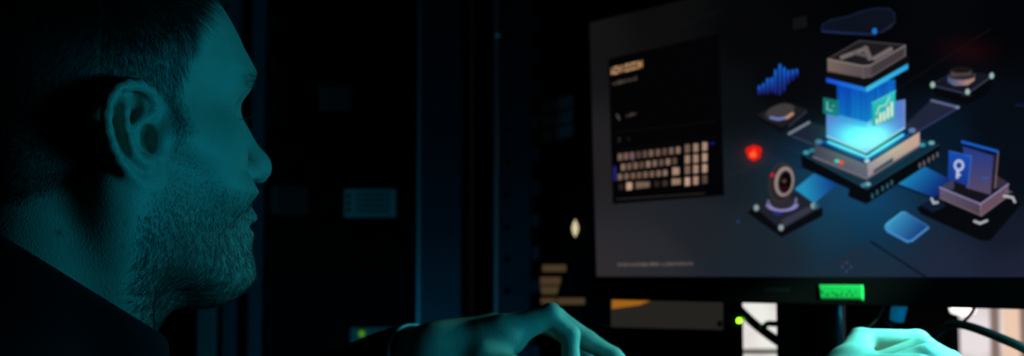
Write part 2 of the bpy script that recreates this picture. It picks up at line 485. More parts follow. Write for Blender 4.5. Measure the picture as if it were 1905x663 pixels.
# right hand on the mouse, seen from the little-finger side
RI = [P(1706, 639, 1.050), P(1752, 668, 1.085), P(1778, 690, 1.100), P(1795, 708, 1.108)]
RM = [P(1718, 652, 1.025), P(1768, 673, 1.055), P(1795, 695, 1.070), P(1810, 712, 1.078)]
RR = [P(1722, 668, 1.000), P(1772, 684, 1.020), P(1800, 704, 1.030), P(1812, 720, 1.036)]
RP = [P(1712, 686, .978), P(1758, 702, .990), P(1783, 718, .998), P(1795, 730, 1.002)]
RT = [P(1620, 700, 1.060), P(1670, 715, 1.085), P(1720, 722, 1.105), P(1760, 728, 1.115)]
def hand_r(p):
    W = WR_R
    d = rcone(p, W, P(1600, 635, 1.045), .0190, .0100)
    d = smin(d, rcone(p, P(1600, 634, 1.045), RI[0], .0098, .0108), .004)
    d = smin(d, rcone(p, P(1606, 690, 1.020), RM[0], .0100, .0112), .004)
    d = smin(d, rcone(p, P(1610, 702, 1.000), RR[0], .0105, .0112), .004)
    d = smin(d, rcone(p, P(1592, 694, .990), RP[0], .0150, .0105), .010)
    d = smin(d, rcone(p, W + np.array([0,0,-.008]), P(1660, 708, 1.03), .0180, .0140), .008)
    for c in (RI, RM, RR):
        d = smin(d, chain(p, c, [.0108, .0088, .0076, .0062], .003), .003)
    d = smin(d, chain(p, RP, [.0098, .0076, .0066, .0054], .003), .003)
    d = smin(d, chain(p, RT, [.0160, .0120, .0098, .0074], .003), .008)
    return d
def torso(p, g):
    """g = extra thickness of cloth"""
    l = toL(p)
    d = ell(l, (-.165, 0, -.335), (.105+g, .165+g, .165+g), rotm('Y', 0))
    d = smin(d, rcone(p, SH_R, SH_L, .052+g, .052+g), .07)
    d = smin(d, rcone(p, NECK[2], NECK[3], .060+g, .075+g), .05)
    d = smin(d, ell(l, (-.260, 0, -.500), (.110+g, .150+g, .16+g)), .08)
    d = smin(d, ell(l, (-.315, 0, -.620), (.115+g, .160+g, .11+g)), .06)
    return d
def arms(p, g):
    d = rcone(p, SH_R, EL_R, .050+g, .040+g); d = smin(d, rcone(p, EL_R, WR_R, .039+g, .0235+g), .02)
    e = rcone(p, SH_L, EL_L, .050+g, .040+g); e = smin(e, rcone(p, EL_L, WR_L, .039+g, .0250+g), .02)
    return d, e
def sub(p, c, r, fn):
    """evaluate fn only inside a sphere, elsewhere the distance to that sphere"""
    q = np.sqrt(((p - np.asarray(c, np.float32))**2).sum(-1)); m = q < r
    d = np.where(m, 0, q - r + .04).astype(np.float32)
    if m.any(): d[m] = fn(p[m])
    return d
HCC = toW((0, 0, -.04))
def body_sdf(p):
    d = sub(p, HCC, .24, head_sdf)
    d = smin(d, torso(p, -.006), .03)
    a, b = arms(p, -.004)
    d = smin(d, smin(a, b, .01), .03)
    d = smin(d, sub(p, P(960, 650, 1.0), .16, hand_l), .010)
    d = smin(d, sub(p, P(1690, 670, 1.03), .16, hand_r), .010)
    return d
# collar plane
c1, c2, c3 = P(49, 466, .70), P(285, 612, .735), P(303, 622, .84)
CN = np.cross(c2-c1, c3-c1); CN /= np.linalg.norm(CN)
if CN[2] < 0: CN = -CN
def wr(p, s, a):
    return a*(np.sin(p[:,0]*s + 2*np.sin(p[:,2]*s*.7))*np.sin(p[:,1]*s*1.1 + 1.3*np.sin(p[:,0]*s*.6)))
def jacket_sdf(p):
    d = torso(p, .012) + wr(p, 55, .0018)
    n = neck_sdf(p) - .0085
    d = smin(d, n, .03)
    s = (p - c1.astype(np.float32)) @ CN.astype(np.float32)
    rim = np.abs(s + .006) - .0035                       # stitched rim of the collar
    d = smax(d, s, .004)
    a, b = arms(p, .009)
    w = wr(p, 90, .0016)
    a = smax(a + w, (p - WR_R.astype(np.float32)) @ (WR_R-EL_R).astype(np.float32)/np.linalg.norm(WR_R-EL_R) + .080, .003)
    b = smax(b + w, (p - RC.astype(np.float32)) @ RA.astype(np.float32), .003)
    d = smin(d, smin(a, b, .01), .04)
    return d
HIP = [toW((-.33, s*.09, -.640)) for s in (-1, 1)]
KNEE = [toW((.06, s*.13, -.600)) for s in (-1, 1)]
FOOT = [np.array([*toW((.02, s*.14, 0))[:2], .11]) for s in (-1, 1)]
def trousers_sdf(p):
    l = toL(p)
    d = ell(l, (-.325, 0, -.650), (.128, .172, .105))
    for h, k, f in zip(HIP, KNEE, FOOT):
        d = smin(d, rcone(p, h, k, .088, .062), .04); d = smin(d, rcone(p, k, f, .060, .045), .03)
    return d + wr(p, 45, .002)

def build_person(hh=.0013, hb=.0022):
    R = thing('person', 'person with short hair and stubbly beard in a dark jacket, in profile towards the monitor', 'person')
    lo = HC - np.array([.17, .17, .30]); 
    # skin: head and neck fine, the rest coarser, one mesh
    zc = HC[2] - .165
    lim = lambda f, z, s: (lambda p: np.maximum(f(p), s*(p[:,2]-z)))
    V, F = surface(body_sdf, [-.72, .30, .36], [.48, 1.32, 1.27], hb) if False else (None, None)
    Va, Fa = surface(body_sdf, HC + np.array([-.16, -.15, -.22]), HC + np.array([.16, .16, .16]), hh)
    Vb, Fb = surface(body_sdf, [-.75, .30, .36], [.45, 1.36, 1.25], hb)
    # drop the coarse head where the fine one stands
    inb = ((Vb > HC + np.array([-.155, -.145, -.212])) & (Vb < HC + np.array([.155, .155, .155]))).all(1)
    Fb = Fb[~inb[Fb].all(1)]
    V = np.concatenate([Va, Vb]); F = np.concatenate([Fa, Fb + len(Va)])
    used = np.zeros(len(V), bool); used[F.ravel()] = True
    re = np.cumsum(used)-1; V = V[used]; F = re[F]
    body = mesh_obj('body', V, F, M['skin'], R, smooth=True)
    # short dark roots under the hair and the beard, from the same outlines as the strands
    px, py, l = near_px(V)
    t = hair_fade_shade(px, py)  # shade on the upper back of the head darkens the roots too
    w = np.maximum(region(px, py, HAIR_POLY, 18)*(l[:,2] > -.09)*(.55+.42*t), .40*region(px, py, BEARD_POLY, 26)*(.35+.65*np.clip((py-330)/120, 0, 1)*np.clip(1.15-(px-300)/260, .3, 1)))*(np.linalg.norm(l, axis=1) < .2)
    w *= 1 - ear_mask(V)
    near = (l[:,1] < 0)*(np.linalg.norm(l, axis=1) < .2)
    for mx, my, r, s in ((110, 434, 4.0, .75), (232, 416, 2.6, .5), (228, 459, 2.6, .5), (366, 245, 3.0, .4), (160, 372, 3.0, .4)):   # moles
        w = np.maximum(w, s*near*np.exp(-((px-mx)**2 + (py-my)**2)/(2*r*r)))
    at = body.data.color_attributes.new('roots', 'FLOAT_COLOR', 'POINT')
    c = np.ones((len(V), 4), np.float32); c[:, :3] = w[:, None]
    at.data.foreach_set('color', c.ravel())
    Vj, Fj = surface(jacket_sdf, [-.78, .28, .36], [.46, 1.38, 1.15], .0034)
    mesh_obj('jacket', Vj, Fj, M['jacket'], R, smooth=True)
    Vt, Ft = surface(trousers_sdf, [-.95, .2, .02], [.2, 1.2, .62], .008)
    mesh_obj('trousers', Vt, Ft, M['trousers'], R, smooth=True)
    for f in FOOT:
        q = lambda p, f=f: np.maximum(smin(ell(p - f.astype(np.float32), HX*.0+np.array([0,0,-.06]), (.05,.05,.05)), rcone(p, f+np.array([0,0,-.07]), f+HX*.17+np.array([0,0,-.08]), .042, .036), .03), .004 - p[:,2])
        Vs, Fs = surface(q, f + np.array([-.25,-.25,-.12]), f + np.array([.25,.25,.06]), .006)
        mesh_obj('shoe', Vs, Fs, M['trousers'], R, smooth=True)
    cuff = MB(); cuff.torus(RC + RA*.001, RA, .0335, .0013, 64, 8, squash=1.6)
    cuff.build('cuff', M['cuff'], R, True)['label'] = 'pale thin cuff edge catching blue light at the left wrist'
    build_hair(V, F, R)
    keep_place(R, (float(HIP[0][0]), float(HIP[0][1]), 0.0))
    return R

# ------------------------------------------------------------------ hair
HAIR_POLY = [(384,-40),(377,0),(366,50),(348,110),(334,160),(333,190),(348,222),(352,248),(340,262),(322,240),(316,205),(300,176),(276,156),(252,146),
             (225,148),(196,165),(180,200),(184,250),(196,300),(180,330),(150,350),(110,352),(40,372),(-60,392),(-600,400),(-600,-600),(420,-600),(400,-90)]
BEARD_POLY = [(322,240),(352,248),(362,285),(392,322),(425,352),(452,368),(470,352),(520,355),(520,620),(380,640),(290,640),(262,600),(248,540),(256,460),(262,410),(284,372),(300,335),(308,285)]
BROW_POLY = [(450,146),(462,132),(500,126),(500,164),(466,164),(452,160)]
def near_px(W):
    """picture position of points on the side of the head that is seen; the far side is mirrored over"""
    l = (np.asarray(W) - HC) @ HM.T
    m = l.copy(); m[:,1] = -np.abs(m[:,1])
    x, y = project(HC + m @ HM)
    return x, y, l
def region(x, y, poly, soft):
    d = poly2d(np.stack([x, y], 1).astype(np.float32), np.array(poly, np.float32))
    return np.clip(.5 - d/soft, 0, 1)
def hair_fade_shade(x, y):  # short hair fade, plus shade put in towards the upper back
    return np.clip(((260-x)*.6 + (60-y))/120 + .5, 0, 1)
def ear_mask(V):
    l = (np.asarray(V) - HC) @ HM.T
    m = l.copy(); m[:,1] = -np.abs(m[:,1]); W = HC + m @ HM
    q = (W - EC) @ np.stack([EU, EV, EN]).T
    pd = poly2d(q[:,:2].astype(np.float32), ear_outline)
    return np.clip(.5 - pd/.003, 0, 1)*(q[:,2] > -.012)*(np.linalg.norm(q, axis=1) < .06)
def strands(name, pts, nrm, dirs, length, width, curl, m, parent, seg=3):
    n = len(pts)
    d = dirs/np.linalg.norm(dirs, axis=1)[:,None]
    side = np.cross(d, nrm); side /= np.linalg.norm(side, axis=1)[:,None] + 1e-9
    third = np.cross(side, d)
    rings = []
    for s in range(seg):
        t = s/(seg-1)
        c = pts + d*(length*t)[:,None] - nrm*(curl*length*t*t)[:,None]
        wv = width*(1 - .75*t)
        for k in range(3):
            a = 2*math.pi*k/3
            rings.append(c + (side*math.cos(a) + third*math.sin(a))*(wv if np.isscalar(wv) else wv[:,None]))
    Vv = np.stack(rings, 1).reshape(-1, 3)
    q = []
    for s in range(seg-1):
        for k in range(3):
            q.append([s*3+k, s*3+(k+1)%3, (s+1)*3+(k+1)%3, (s+1)*3+k])
    q = np.array(q); Fq = (np.arange(n)[:,None,None]*(seg*3) + q[None]).reshape(-1, 4)
    return mesh_obj(name, Vv, Fq, m, parent, smooth=True)
def build_hair(V, F, R):
    A = V[F[:,0]]; Bv = V[F[:,1]]; Cc = V[F[:,2]]; D = V[F[:,3]]
    cr = np.cross(Cc-A, D-Bv); ar = np.linalg.norm(cr, axis=1)*.5
    nf = cr/(np.linalg.norm(cr, axis=1)[:,None] + 1e-12)
    ctr = (A+Bv+Cc+D)/4
    px, py, l = near_px(ctr)
    head = np.linalg.norm(l - [0,0,-.02], axis=1) < .19
    out = ((nf*(ctr - toW((-.01, 0, .0)))).sum(1) > 0); nf[~out] *= -1 
    earm = ear_mask(ctr)
    def scatter(w, dens):
        e = ar*w*dens; k = rng.poisson(e); i = np.repeat(np.arange(len(F)), k)
        u = rng.random((len(i), 2))[:, :, None]
        p = (A[i]*(1-u[:,0]) + Bv[i]*u[:,0])*(1-u[:,1]) + (D[i]*(1-u[:,0]) + Cc[i]*u[:,0])*u[:,1]
        return i, p
    # scalp
    w = region(px, py, HAIR_POLY, 22)*head*(1-earm)*(l[:,2] > -.085)
    i, p = scatter(w*(.8+.7*hair_fade_shade(px, py)), 1.15e6)
    ll = l[i]; top = np.clip((ll[:,2]-.045)/.06, 0, 1)
    gr = np.stack([.35 - .9*top*0 + .5*top, np.sign(ll[:,1])*0 + .0*top, -1 + 1.1*top], 1)
    gr[:,0] += np.where(ll[:,0] < -.03, -.7, 0)*(1-top)
    g = gr @ HM + rng.normal(0, .22, (len(i), 3)); n = nf[i]
    g -= n*(g*n).sum(1)[:,None]; g /= np.linalg.norm(g, axis=1)[:,None]
    ln = (.0035 + .0045*np.clip((ll[:,2]-.0)/.05, 0, 1) + .018*top)*rng.uniform(.7, 1.2, len(i))
    strands('hair', p - n*.0003, n, g + n*(.45 + .25*top)[:,None], ln, .00009, .25, M['hair'], R)
    # beard
    w = region(px, py, BEARD_POLY, 26)*head*(1-earm)*(l[:,0] > -.05)
    dens = .26 + .74*np.clip((py-330)/110, 0, 1)*np.clip(1.25-(px-300)/230, .45, 1.2)
    lip = np.exp(-((py-420)/9.)**2)*(px > 445)
    i, p = scatter(w*dens*(1-.8*lip), .85e6)
    x, y = px[i], py[i]; n = nf[i]
    low = np.clip((y-440)/90, 0, 1)
    gl = np.stack([.25 - 1.1*low*np.clip((470-x)/120, 0, 1) , np.zeros(len(i)), -1 + .45*low], 1)
    g = gl @ HM + rng.normal(0, .28, (len(i), 3))
    g -= n*(g*n).sum(1)[:,None]; g /= np.linalg.norm(g, axis=1)[:,None]
    ln = (.0022 + .0042*np.clip((y-330)/200, 0, 1))*rng.uniform(.6, 1.3, len(i))
    strands('beard', p - n*.0002, n, g + n*.55, ln, .000110, .35, M['hair'], R)
    # eyebrows, eyelashes
    w = region(px, py, BROW_POLY, 8)*head*(l[:,0] > .05)
    i, p = scatter(w, 1.1e6); n = nf[i]
    g = np.stack([np.full(len(i), -.3), np.sign(l[i][:,1])*.9, np.full(len(i), .1)], 1) @ HM + rng.normal(0, .2, (len(i), 3))
    strands('eyebrow', p - n*.0002, n, g + n*.5, .0065*rng.uniform(.6, 1.2, len(i)), .00006, .2, M['hair'], R)
    for s in (-1, 1):
        pts = []; nn = []; dd = []
        for t in np.linspace(-1, 1, 46):
            a = np.array([.0858 - .0040*t*t, s*(.030 + .0125*t), .0155])
            pts.append(toW(a)); dd.append(np.array([1, s*.5*t + s*.15, .15 + rng.normal(0, .12)]) @ HM); nn.append(HZ)
        strands('eyelash', np.array(pts), np.array(nn), np.array(dd), np.full(len(pts), .0085), .00007, -.35, M['hair'], R, 4)
# ------------------------------------------------------------------ the picture shown on the screen
X0, Y0, CW, CH = 1085, -250, 1200, 785
IMG = np.zeros((CH, CW, 3), np.float32)
def win(x0, y0, x1, y1):
    return max(0, int(x0)-X0), max(0, int(y0)-Y0), min(CW, int(x1)-X0+1), min(CH, int(y1)-Y0+1)
def grid(w):
    a, b, c, d = w
    return np.meshgrid(np.arange(a, c)+X0+.5, np.arange(b, d)+Y0+.5)
def cover(w, cov, col, alpha):
    a, b, c, d = w
    cv = (cov*alpha)[..., None]
    IMG[b:d, a:c] = IMG[b:d, a:c]*(1-cv) + np.asarray(col, np.float32)*cv
def poly(pts, col, alpha=1.0, soft=1.5, col2=None, ax=None):
    pts = np.array(pts, np.float32); w = win(pts[:,0].min()-4, pts[:,1].min()-4, pts[:,0].max()+4, pts[:,1].max()+4)
    gx, gy = grid(w)
    if gx.size == 0: return
    d = poly2d(np.stack([gx.ravel(), gy.ravel()], 1).astype(np.float32), pts).reshape(gx.shape)
    cov = np.clip(.5 - d/soft, 0, 1)
    if col2 is not None:
        (x0, y0), (x1, y1) = ax
        t = np.clip(((gx-x0)*(x1-x0)+(gy-y0)*(y1-y0))/((x1-x0)**2+(y1-y0)**2), 0, 1)[..., None]
        col = np.asarray(col)*(1-t) + np.asarray(col2)*t
    cover(w, cov, col, alpha)
def line(pts, width, col, alpha=1.0, soft=1.5):
    for (x0, y0), (x1, y1) in zip(pts[:-1], pts[1:]):
        w = win(min(x0,x1)-width-2, min(y0,y1)-width-2, max(x0,x1)+width+2, max(y0,y1)+width+2)
        gx, gy = grid(w)
        L2 = max((x1-x0)**2+(y1-y0)**2, 1e-6)
        t = np.clip(((gx-x0)*(x1-x0)+(gy-y0)*(y1-y0))/L2, 0, 1)
        d = np.hypot(gx-x0-t*(x1-x0), gy-y0-t*(y1-y0)) - width/2
        cover(w, np.clip(.5-d/soft, 0, 1), col, alpha)
def oval(cx, cy, rx, ry, col, alpha=1.0, ring=None, ang=0, lo=False):
    R = max(rx, ry)+4; w = win(cx-R, cy-R, cx+R, cy+R); gx, gy = grid(w)
    ca, sa = math.cos(math.radians(ang)), math.sin(math.radians(ang))
    u = (gx-cx)*ca + (gy-cy)*sa; v = -(gx-cx)*sa + (gy-cy)*ca
    d = (np.hypot(u/rx, v/ry)-1)*min(rx, ry)
    if ring: d = np.abs(d) - ring/2
    cov = np.clip(.5-d/1.5, 0, 1)
    if lo: cov = cov*(v > 0)
    cover(w, cov, col, alpha)
def glow(cx, cy, sx, sy, col):
    w = win(cx-3.2*sx, cy-3.2*sy, cx+3.2*sx, cy+3.2*sy); gx, gy = grid(w); a, b, c, d = w
    IMG[b:d, a:c] += np.exp(-.5*(((gx-cx)/sx)**2+((gy-cy)/sy)**2))[..., None]*np.asarray(col, np.float32)
FONT = {'H': "1000110001100011111110001", 'I': "1111100100001000010011111", 'K': "1000110010111001001010001", 'V': "1000110001100010101000100",
        'S': "0111110000011100000111110", 'O': "0111010001100011000101110", 'N': "1000111001101011001110001"}
def text(s, x0, y0, x1, y1, h, col):
    """5x5 letters along a slanted base"""
    n = len(s)
    for i, ch in enumerate(s):
        g = FONT[ch]
        for r in range(5):
            for c in range(5):
                if g[r*5+c] == '1':
                    u = (i*6+c+.5)/(n*6-1); x = x0+(x1-x0)*u; y = y0+(y1-y0)*u + (r-2)*h/5
                    ww = (x1-x0)/(n*6-1)*.6
                    poly([(x-ww-.2, y-h/10-.1), (x+ww+.2, y-h/10-.3), (x+ww+.2, y+h/10+.1), (x-ww-.2, y+h/10+.3)], col, soft=.9)
def scribble(x0, y0, x1, y1, h, col, seed):
    """a line of writing too small to read"""
    r = np.random.default_rng(seed); x = x0
    while x < x1:
        y = y0+(y1-y0)*(x-x0)/max(x1-x0, 1); wd = r.uniform(1.0, 2.0)
        line([(x, y-h*.5*r.uniform(.4, 1)), (x+r.uniform(-.6, .6), y+h*.5*r.uniform(.5, 1))], wd, col, r.uniform(.6, 1))
        line([(x, y+r.uniform(-.3, .3)*h), (x+2, y+r.uniform(-.3, .3)*h)], 1.0, col, .8)
        x += r.uniform(2.2, 3.6)

def paint():
    gx, gy = np.meshgrid(np.arange(CW)+X0, np.arange(CH)+Y0)
    ctl = [(1105,60,20,19,20),(1105,300,34,31,33),(1110,500,46,42,45),(1220,480,40,41,46),(1220,20,12,12,12),(1400,60,5,5,6),(1370,200,11,14,17),(1360,330,22,27,32),
           (1300,430,30,33,39),(1450,470,27,37,47),(1600,500,27,41,58),(1760,500,30,38,58),(1900,500,30,33,52),(1880,430,20,25,40),(1620,430,14,48,72),(1540,440,20,50,68),
           (1400,450,26,35,44),(1850,230,6,10,18),(1760,250,8,22,38),(1880,60,2,2,4),(1600,20,2,2,4),(1450,150,5,6,8),(1500,0,3,3,5),(1700,100,3,4,7),(1900,330,6,9,18),
           (2200,480,26,30,48),(2200,100,2,2,4),(1300,-150,3,3,4),(1700,-200,2,2,3)]
    num = np.zeros((CH, CW, 3), np.float32); den = np.zeros((CH, CW, 1), np.float32)
    for x, y, r, g, b in ctl:
        w = (1/(((gx-x)/1.15)**2+(gy-y)**2+900.)**1.6)[..., None]; num += w*np.array([r, g, b]); den += w
    IMG[:] = num/den
    glow(1600, 345, 95, 55, (0, 22, 38)); glow(1500, 290, 70, 40, (0, 12, 22)); glow(1790, 92, 36, 18, (17, 0, 0)); glow(1820, 100, 26, 14, (8, 0, 0))
    line([(1660,172),(1845,52)], 2, (17,16,18)); line([(1240,60),(1340,18)], 2, (17,16,16)); poly([(1474,36),(1500,28),(1502,50),(1476,56)], (17,17,18))
    line([(1350,330),(1420,300)], 2, (34,34,38)); line([(1480,430),(1570,490)], 1.6, (30,44,62)); line([(1380,395),(1430,440)], 1.5, (26,30,38))
    for k in range(4): line([(1390+18*k, 258+4*k), (1490+10*k, 315-2*k)], 2, (12, 26, 40), .7)
    # black window with the on-screen keyboard
    poly([(1132,110),(1338,62),(1347,364),(1140,380)], (3,3,4))
    text('HIKVISION', 1137, 133, 1195, 119, 14, (205,155,110))
    scribble(1140, 156, 1183, 146, 8, (98,82,72), 3)
    line([(1148,214),(1152,222)], 4, (80,70,62)); scribble(1166, 216, 1184, 211, 5, (92,80,70), 5)
    line([(1152,257),(1152,263)], 4, (44,38,40)); line([(1168,256),(1171,262)], 3, (26,26,32))
    line([(1146,247),(1330,226)], 1.2, (20,18,18)); line([(1146,281),(1335,255)], 1.2, (16,14,14))
    k = 1/3.3136; ox, oy = 1130, 190
    def key(cx, cy, w, h, v, warm=1.0):
        x = ox+cx*k; y = oy+cy*k; a = w*k/2; b = h*k/2; s = -.12
        poly([(x-a, y-b-s*a*-1), (x+a, y-b+s*a), (x+a, y+b+s*a), (x-a, y+b-s*a)], (205*v, 165*v*warm, 142*v*warm), soft=2.2)
        line([(x-.6, y-1.5), (x+.8, y+1.8)], 1.2, (70*v, 50*v, 44*v), .6)
    r1 = [78,115,152,192,231,270,312,353,394,436]; b1 = [.66,.66,.62,.46,.52,.66,.62,.52,.66,.76]
    for x, v in zip(r1, b1): key(x, 340-(x-78)*.117, 27, 40, v*.92)
    for x, v in zip([97,135,174,212,252,292,333,374,415], [.76,.62,.66,.52,.80,.70,.56,.78,.50]): key(x, 403-(x-97)*.119, 27, 38, v*.92)
    for x, v in zip([78,118,158,196,235,275,316,356], [.70,.66,.62,.6,.66,.66,.7,.76]): key(x, 463-(x-78)*.09, 27, 36, v*.92)
    key(422, 428, 44, 44, .84); key(85, 524, 30, 34, .22); key(135, 520, 36, 44, .98, 1.0); key(218, 514, 88, 34, .56); key(305, 506, 30, 34, .22); key(355, 502, 30, 34, .30); key(424, 493, 56, 36, .74)
    for ci, x in enumerate((493, 545, 600)):
        for ri, (ya, yb, yc) in enumerate(((288,283,275),(355,350,343),(420,415,410),(492,485,478))):
            key(x, (ya,yb,yc)[ci], 32, 50, [[.56,.76,.86],[.78,.80,.90],[.62,.82,.90],[.98,.84,.42]][ri][ci])
    line([(1144,312),(1144,334)], 6, (30,34,110)); line([(1322,268),(1328,266)], 4, (22,22,110)); line([(1174,287),(1178,300)], 4, (130,80,130), .6)
    line([(1148,371),(1310,360)], 2.4, (46,40,36)); 
    scribble(1150, 493, 1226, 492, 7, (112,98,92), 8); scribble(1232, 492, 1289, 491, 7, (112,92,92), 9)
    # equaliser
    for x, a, b in zip([88,118,148,178,205,237,268,298,330,360],[240,222,186,180,122,82,106,126,124,120],[288,282,284,274,284,292,266,214,184,160]):
        xx = 1390+x/3.9; ya = 100+a/3.9; yb = 100+b/3.9
        for j in range(6):
            t = j/5; y = ya+(yb-ya)*t; y2 = ya+(yb-ya)*min(1, t+.2)
            line([(xx, y), (xx, y2)], 5, (20+10*t, 105-75*t, 225-110*t), .95)
    # red badge
    glow(1402, 286, 16, 14, (50, 3, 0))
    for dx, dy, r in ((-7,-4,8),(7,-5,8),(0,-8,7),(-4,4,8),(5,4,8),(0,9,6)): oval(1402+dx, 285+dy, r, r, (225, 24, 12))
    oval(1401, 288, 7, 6, (255, 95, 50)); oval(1403, 280, 4, 3, (255, 60, 30))
    # dial, upper left
    poly([(1402,216),(1455,188),(1506,206),(1452,246)], (10,11,14)); poly([(1408,214),(1458,190),(1503,204),(1455,238)], (26,28,34))
    line([(1468,234),(1500,208)], 4, (44,46,54)); oval(1450, 211, 29, 15, (40,38,40), ang=-14); oval(1452, 207, 27, 13, (62,57,58), ang=-14)
    line([(1434,219),(1448,222),(1464,219)], 5, (110,125,190)); line([(1464,219),(1474,212)], 6, (190,135,115))
    # links between the devices
    poly([(1467,251),(1507,227),(1548,240),(1512,268)], (26,34,50)); line([(1468,249),(1505,228)], 5, (120,126,138)); line([(1474,254),(1512,268)], 2, (60,72,92))
    poly([(1680,236),(1732,186),(1784,200),(1706,246)], (32,36,56)); line([(1733,187),(1783,200)], 5, (92,98,135)); line([(1783,201),(1706,246)], 2.5, (50,60,105)); oval(1781,200,4,3,(120,128,165))
    poly([(1655,337),(1712,306),(1772,336),(1738,369)], (26,140,190), col2=(14,38,112), ax=((1690,312),(1745,362)))
    line([(1655,338),(1738,370)], 3, (8,18,40)); poly([(1478,352),(1520,318),(1566,336),(1515,379)], (34,140,180), col2=(14,50,130), ax=((1495,345),(1560,335)))
    # dark base under the tower
    poly([(1490,288),(1560,240),(1640,222),(1748,272),(1748,292),(1612,380),(1578,366),(1580,352),(1492,312)], (6,9,14))
    poly([(1492,286),(1560,246),(1640,228),(1746,270),(1613,352)], (14,46,64)); line([(1492,287),(1613,352),(1746,270)], 2.5, (26,60,74))
    for x, y in ((1711,307),(1719,303),(1728,297),(1736,292),(1744,287)): line([(x,y-2),(x,y+4)], 4.5, (92,88,96))
    for x, y in ((1623,364),(1632,357),(1642,350),(1651,345),(1659,339)): line([(x,y-2),(x,y+4)], 4, (46,98,110))
    for x, y, c in ((1500,284,(60,150,165)),(1511,280,(46,120,140)),(1733,266,(110,165,175)),(1716,270,(40,150,170)),(1614,343,(120,175,190)),(1607,345,(70,120,140))): oval(x, y, 6, 4, c)
    # grey block
    poly([(1515,269),(1560,235),(1640,222),(1711,246),(1613,307)], (8,30,74))
    poly([(1515,268),(1613,306),(1613,332),(1515,292)], (62,64,78), col2=(96,100,116), ax=((1515,280),(1613,310)))
    poly([(1613,306),(1711,245),(1711,270),(1614,332)], (150,140,146), col2=(196,160,142), ax=((1613,310),(1705,250)))
    poly([(1625,317),(1661,293),(1662,302),(1625,326)], (52,68,92)); line([(1513,292),(1612,333),(1713,270)], 3, (120,112,118)); line([(1513,297),(1612,338),(1713,274)], 2, (46,50,58))
    line([(1541,264),(1613,293),(1680,251)], 6, (18,150,215)); line([(1541,264),(1613,293),(1680,251)], 2.2, (120,225,250)); line([(1528,262),(1613,300),(1692,250)], 2, (20,90,190))
    oval(1613, 300, 5, 4, (170,190,210)); oval(1523, 264, 7, 5, (70,110,150)); oval(1697, 243, 7, 5, (90,120,160))
    oval(1557, 300, 5, 3.4, (60,205,190)); oval(1565, 303, 5, 4, (235,70,55))
    # tower
    poly([(1538,208),(1560,200),(1665,188),(1683,185),(1683,238),(1611,284),(1538,254)], (84,128,205))
    glow(1606, 262, 34, 20, (60, 130, 60)); glow(1590, 246, 34, 16, (-20, 60, 30)); glow(1640, 250, 22, 16, (20, 60, 30))
    line([(1538,254),(1611,284),(1683,238)], 2.5, (170,235,240)); line([(1538,208),(1538,254)], 1.5, (120,150,220)); line([(1683,186),(1683,238)], 2, (150,160,220))
    poly([(1557,152),(1666,148),(1666,198),(1612,228),(1557,213)], (10,84,190), col2=(20,150,215), ax=((1585,160),(1612,228)))
    r = np.random.default_rng(4)
    for x in np.arange(1559, 1666, 4.2):
        yb = 213+(x-1557)*.27 if x < 1612 else 228-(x-1612)*.55
        line([(x+r.uniform(-1,1), 158 if x < 1600 else 155), (x, yb-2)], r.uniform(.9, 2.2), (6, 46, 135), r.uniform(.25, .8))
    poly([(1557,213),(1612,228),(1612,238),(1557,226)], (40,170,225), .35)
    # cap
    poly([(1537,144),(1610,162),(1610,171),(1537,153)], (24,78,225), col2=(30,130,225), ax=((1537,148),(1610,166)))
    poly([(1610,162),(1689,117),(1690,128),(1612,172)], (60,190,230), col2=(40,165,225), ax=((1610,166),(1690,122)))
    poly([(1539,128),(1612,148),(1693,102),(1691,117),(1610,163),(1538,145)], (13,12,15))
    poly([(1540,110),(1599,76),(1684,84),(1619,122),(1605,122)], (27,25,28))
    poly([(1540,110),(1605,122),(1605,145),(1540,133)], (118,98,90), col2=(86,76,80), ax=((1540,120),(1605,130)))
    poly([(1605,122),(1619,121),(1619,143),(1605,145)], (82,74,78)); poly([(1619,121),(1684,84),(1684,104),(1620,143)], (62,55,60))
    line([(1540,110),(1599,76),(1684,84)], 2, (76,72,76)); line([(1540,110),(1605,123),(1619,122),(1684,85)], 2, (150,138,134)); line([(1684,85),(1684,104)], 2, (120,112,114)); line([(1540,110),(1540,133)], 1.6, (110,100,98)); line([(1605,123),(1605,145),(1620,143),(1684,104)], 1.6, (120,108,106))
    line([(1620,122),(1620,143)], 1.4, (110,100,100))
    line([(1566,107),(1612,90)], 8, (112,102,102)); line([(1610,90),(1618,108)], 10, (104,96,97)); line([(1590,99),(1612,104)], 6, (92,84,86)); line([(1627,109),(1657,92)], 9, (112,102,102))
    # cloud
    c = [(1528,57),(1530,46),(1546,37),(1580,30),(1602,21),(1630,15),(1655,16),(1664,25),(1665,40),(1655,53),(1625,65),(1580,63),(1535,60)]
    poly(c, (12,17,29)); line(c+[c[0]], 2.2, (22,33,58)); line([(1530,58),(1580,62),(1622,64)], 3, (26,44,84)); oval(1627, 58, 5, 6, (28,110,195)); line([(1640,60),(1662,44)], 3, (38,36,60))
    # chart cards
    poly([(1622,192),(1666,169),(1664,221),(1623,235)], (44,200,190), .93, col2=(36,175,150), ax=((1640,175),(1640,232)))
    for x, a, b in ((1631.5,221,231),(1638,210,228),(1645,208,225),(1652,199,221),(1659,190,217)): line([(x,a+2),(x,b-2)], 5.2, (215,230,215))
    line([(1630,213),(1636,199),(1648,195),(1655,181)], 2.4, (190,225,215)); line([(1622,192),(1666,169)], 1.5, (110,230,215))
    poly([(1531,181),(1561,187),(1560,217),(1531,211)], (20,124,116), .9); line([(1539,190),(1539,204),(1548,206)], 2.6, (120,200,190)); line([(1547,198),(1553,197)], 2, (100,190,180))
    # camera, lower left
    poly([(1390,396),(1403,385),(1480,358),(1530,388),(1530,402),(1454,442)], (9,10,14)); poly([(1403,385),(1454,428),(1528,386),(1480,359)], (30,33,43))
    poly([(1454,410),(1500,386),(1522,386),(1456,424)], (62,62,80), .7)
